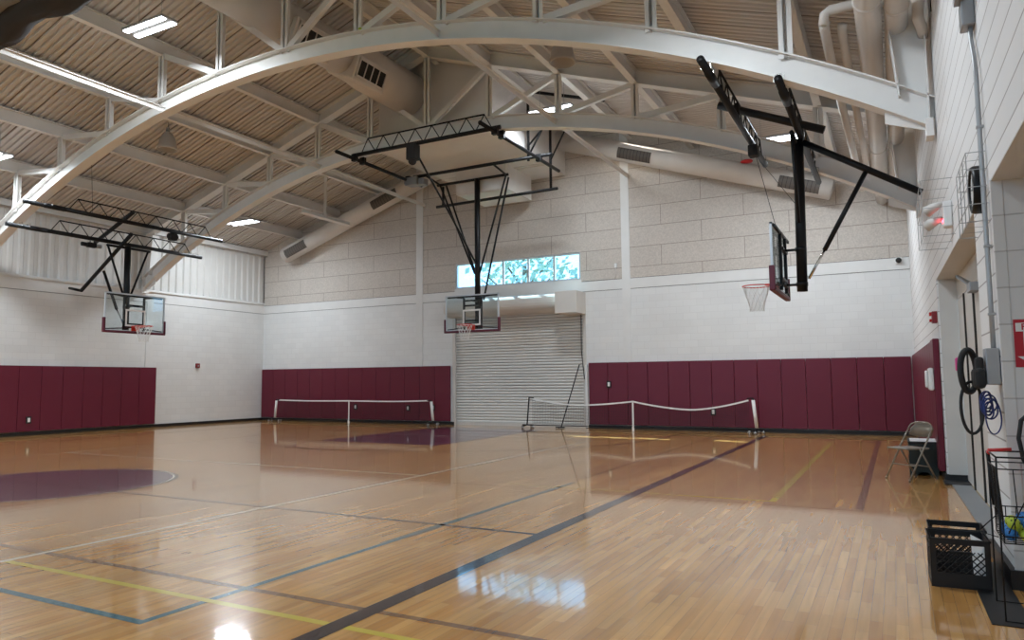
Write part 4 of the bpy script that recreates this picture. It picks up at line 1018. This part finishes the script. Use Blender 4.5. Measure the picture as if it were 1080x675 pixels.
crate('far black plastic milk crate on the floor, behind the near one', .345, 6.53, .01)
b = MB(); b.prism([(.42, 6.10, .03), (.488, 6.02, .03), (.490, 6.02, .32), (.42, 6.24, .325)], (0, .003, 0))  # white sheet stands in for the crate's lit inner side and white label
tag(b.build('white_sheet', M_white), 'white sheet inside the near milk crate for its lit inner side and label', 'paper')

# ================================================================== CHAIR and STOOL
t = thing('folding_chair', 'beige metal folding chair beside the right wall pads', 'chair', (.14, 12.02, 0), math.radians(-47))
M = MWORLD[t.name]     # local: +X right, -Y front
rt = .0125
for s in (-1, 1):
    b = MB(M); b.tube([(s * .215, -.25, .012), (s * .215, .06, .52), (s * .210, .17, .69)], rt, 10); b.sphere((s * .215, -.25, .016), .018, 8); b.build('leg', M_beige, t)
    b = MB(M); b.tube([(s * .185, .24, .012), (s * .185, -.03, .46)], rt, 10); b.sphere((s * .185, .24, .016), .018, 8); b.build('leg', M_beige, t)
b = MB(M); b.tube([(-.210, .17, .69), (-.205, .192, .735), (-.175, .208, .78), (-.10, .22, .805), (0, .225, .81), (.10, .22, .805), (.175, .208, .78), (.205, .192, .735), (.210, .17, .69)], rt, 10); b.tube([(-.215, -.13, .21), (.215, -.13, .21)], .008, 8); b.tube([(-.185, .14, .19), (.185, .14, .19)], .008, 8); b.build('stretcher', M_beige, t)
b = MB(M); n = 14; vs = []
for i in range(n + 1):
    u = -1 + 2 * i / n; x = u * .205; z1 = .81 - .09 * abs(u) ** 3; z0 = .595 + .03 * u * u; yy = .205 + .03 * (1 - u * u)
    for z, dy in ((z0, -.012 - .02), (z1, .014)): vs += [(x, yy + dy, z), (x, yy + dy + .006, z)]
fs = []
for i in range(n):
    a = i * 4; c = a + 4; fs += [(a, c, c + 2, a + 2), (a + 1, a + 3, c + 3, c + 1), (a, a + 1, c + 1, c), (a + 2, c + 2, c + 3, a + 3)]
b.add(vs, fs, smooth=True); b.build('backrest', M_beige, t)
b = MB(M); b.bbox(-.19, .19, -.25, .15, .435, .46, .012); b.build('seat', M_beige, t)
t = thing('step_stool', 'dark green plastic stool with white paper on top behind the chair', 'stool', (.32, 12.85, 0), 0)
M = Matrix()
b = MB(); x0s, x1s, y0s, y1s = .12, .50, 12.52, 13.25
b.bbox(x0s - .01, x1s + .01, y0s - .01, y1s + .01, .47, .50, .01); b.build('top', M_blackm, t)
M_dg = mat('dark_green_plastic', (.012, .022, .022), .5)
b = MB()
b.prism([(x0s, y0s, 0), (x0s + .10, y0s, 0), (x0s + .14, y0s, .05), (x0s + .24, y0s, .05), (x0s + .28, y0s, 0), (x1s, y0s, 0), (x1s - .01, y0s, .47), (x0s + .01, y0s, .47)], (0, .02, 0))
b.prism([(x0s, y1s - .02, 0), (x1s, y1s - .02, 0), (x1s - .01, y1s - .02, .47), (x0s + .01, y1s - .02, .47)], (0, .02, 0))
b.box(x0s, x0s + .02, y0s + .02, y1s - .02, 0, .47); b.box(x1s - .02, x1s, y0s + .02, y1s - .02, 0, .47); b.build('body', M_dg, t)
b = MB(); b.box(x0s + .02, x1s - .01, y0s + .02, y1s - .05, .5015, .505)
tag(b.build('white_sheet', M_white), 'white paper lying on the dark stool behind the chair', 'paper')

# ---- stray balls caught in the steel
b = MB(); b.sphere((-8.75, 10.42, arch_z(-8.75) + D + .035), .034, 10); tag(b.build('tennis_ball', M_green), 'yellow-green ball stuck on top of the nearest arch', 'ball')
b = MB(); b.sphere((-3.35, 20.2, 7.42), .12, 12, sc=(1.4, 1, .5)); tag(b.build('deflated_ball', M_red), 'flattened red ball lodged on top of the right wall duct', 'ball')

# ================================================================== OUTSIDE
b = MB(); b.box(-60, 50, 21.3, 90, -.6, -.3)
o = b.build('lawn', M_grass); tag(o, 'grass outside beyond the back window', 'lawn'); o['kind'] = 'structure'
b = MB(); b.box(-60, 50, -60, -8.9, -.6, -.3)
o = b.build('lawn', M_grass); tag(o, 'grass outside behind the viewer', 'lawn'); o['kind'] = 'structure'
def tree(x, y, h, r, label, seed):
    t = thing('tree', label, 'tree', (x, y, -.3), 0, 'trees beyond the back window'); rn = random.Random(seed)
    b = MB(); b.tube([(x, y, -.3), (x + .2, y, h * .5), (x, y, h * .9)], [.3, .2, .08], 8)
    for i in range(9):
        a = rn.uniform(0, 2 * PI); z = h * rn.uniform(.35, .7); b.tube([(x, y, z), (x + math.cos(a) * r * .8, y + math.sin(a) * r * .8, z + r * .6)], [.09, .03], 6)
    b.build('trunk', M_bark, t)
    b = MB()
    for i in range(520):
        while True:
            p = V((rn.uniform(-1, 1), rn.uniform(-1, 1), rn.uniform(-1, 1)))
            if .35 < p.length < 1: break
        c = V((x + p.x * r, y + p.y * r, h * .75 + p.z * r * 1.1)); s = rn.uniform(.10, .28); a = V((rn.gauss(0, 1), rn.gauss(0, 1), rn.gauss(0, 1))).normalized(); e = a.orthogonal().normalized() * s; f = a.cross(e)
        b.add([c - e, c + f * .6, c + e, c - f * .6], [(0, 1, 2, 3)])
    b.build('foliage', M_leaf, t)
tree(-15.5, 31, 7.6, 2.6, 'tree seen through the leftmost panes of the back window', 1)
tree(-18.3, 36, 9.5, 3.2, 'tree seen through the middle panes of the back window', 2)
tree(-10.0, 33, 7.8, 2.7, 'tree seen through the rightmost panes of the back window', 3)
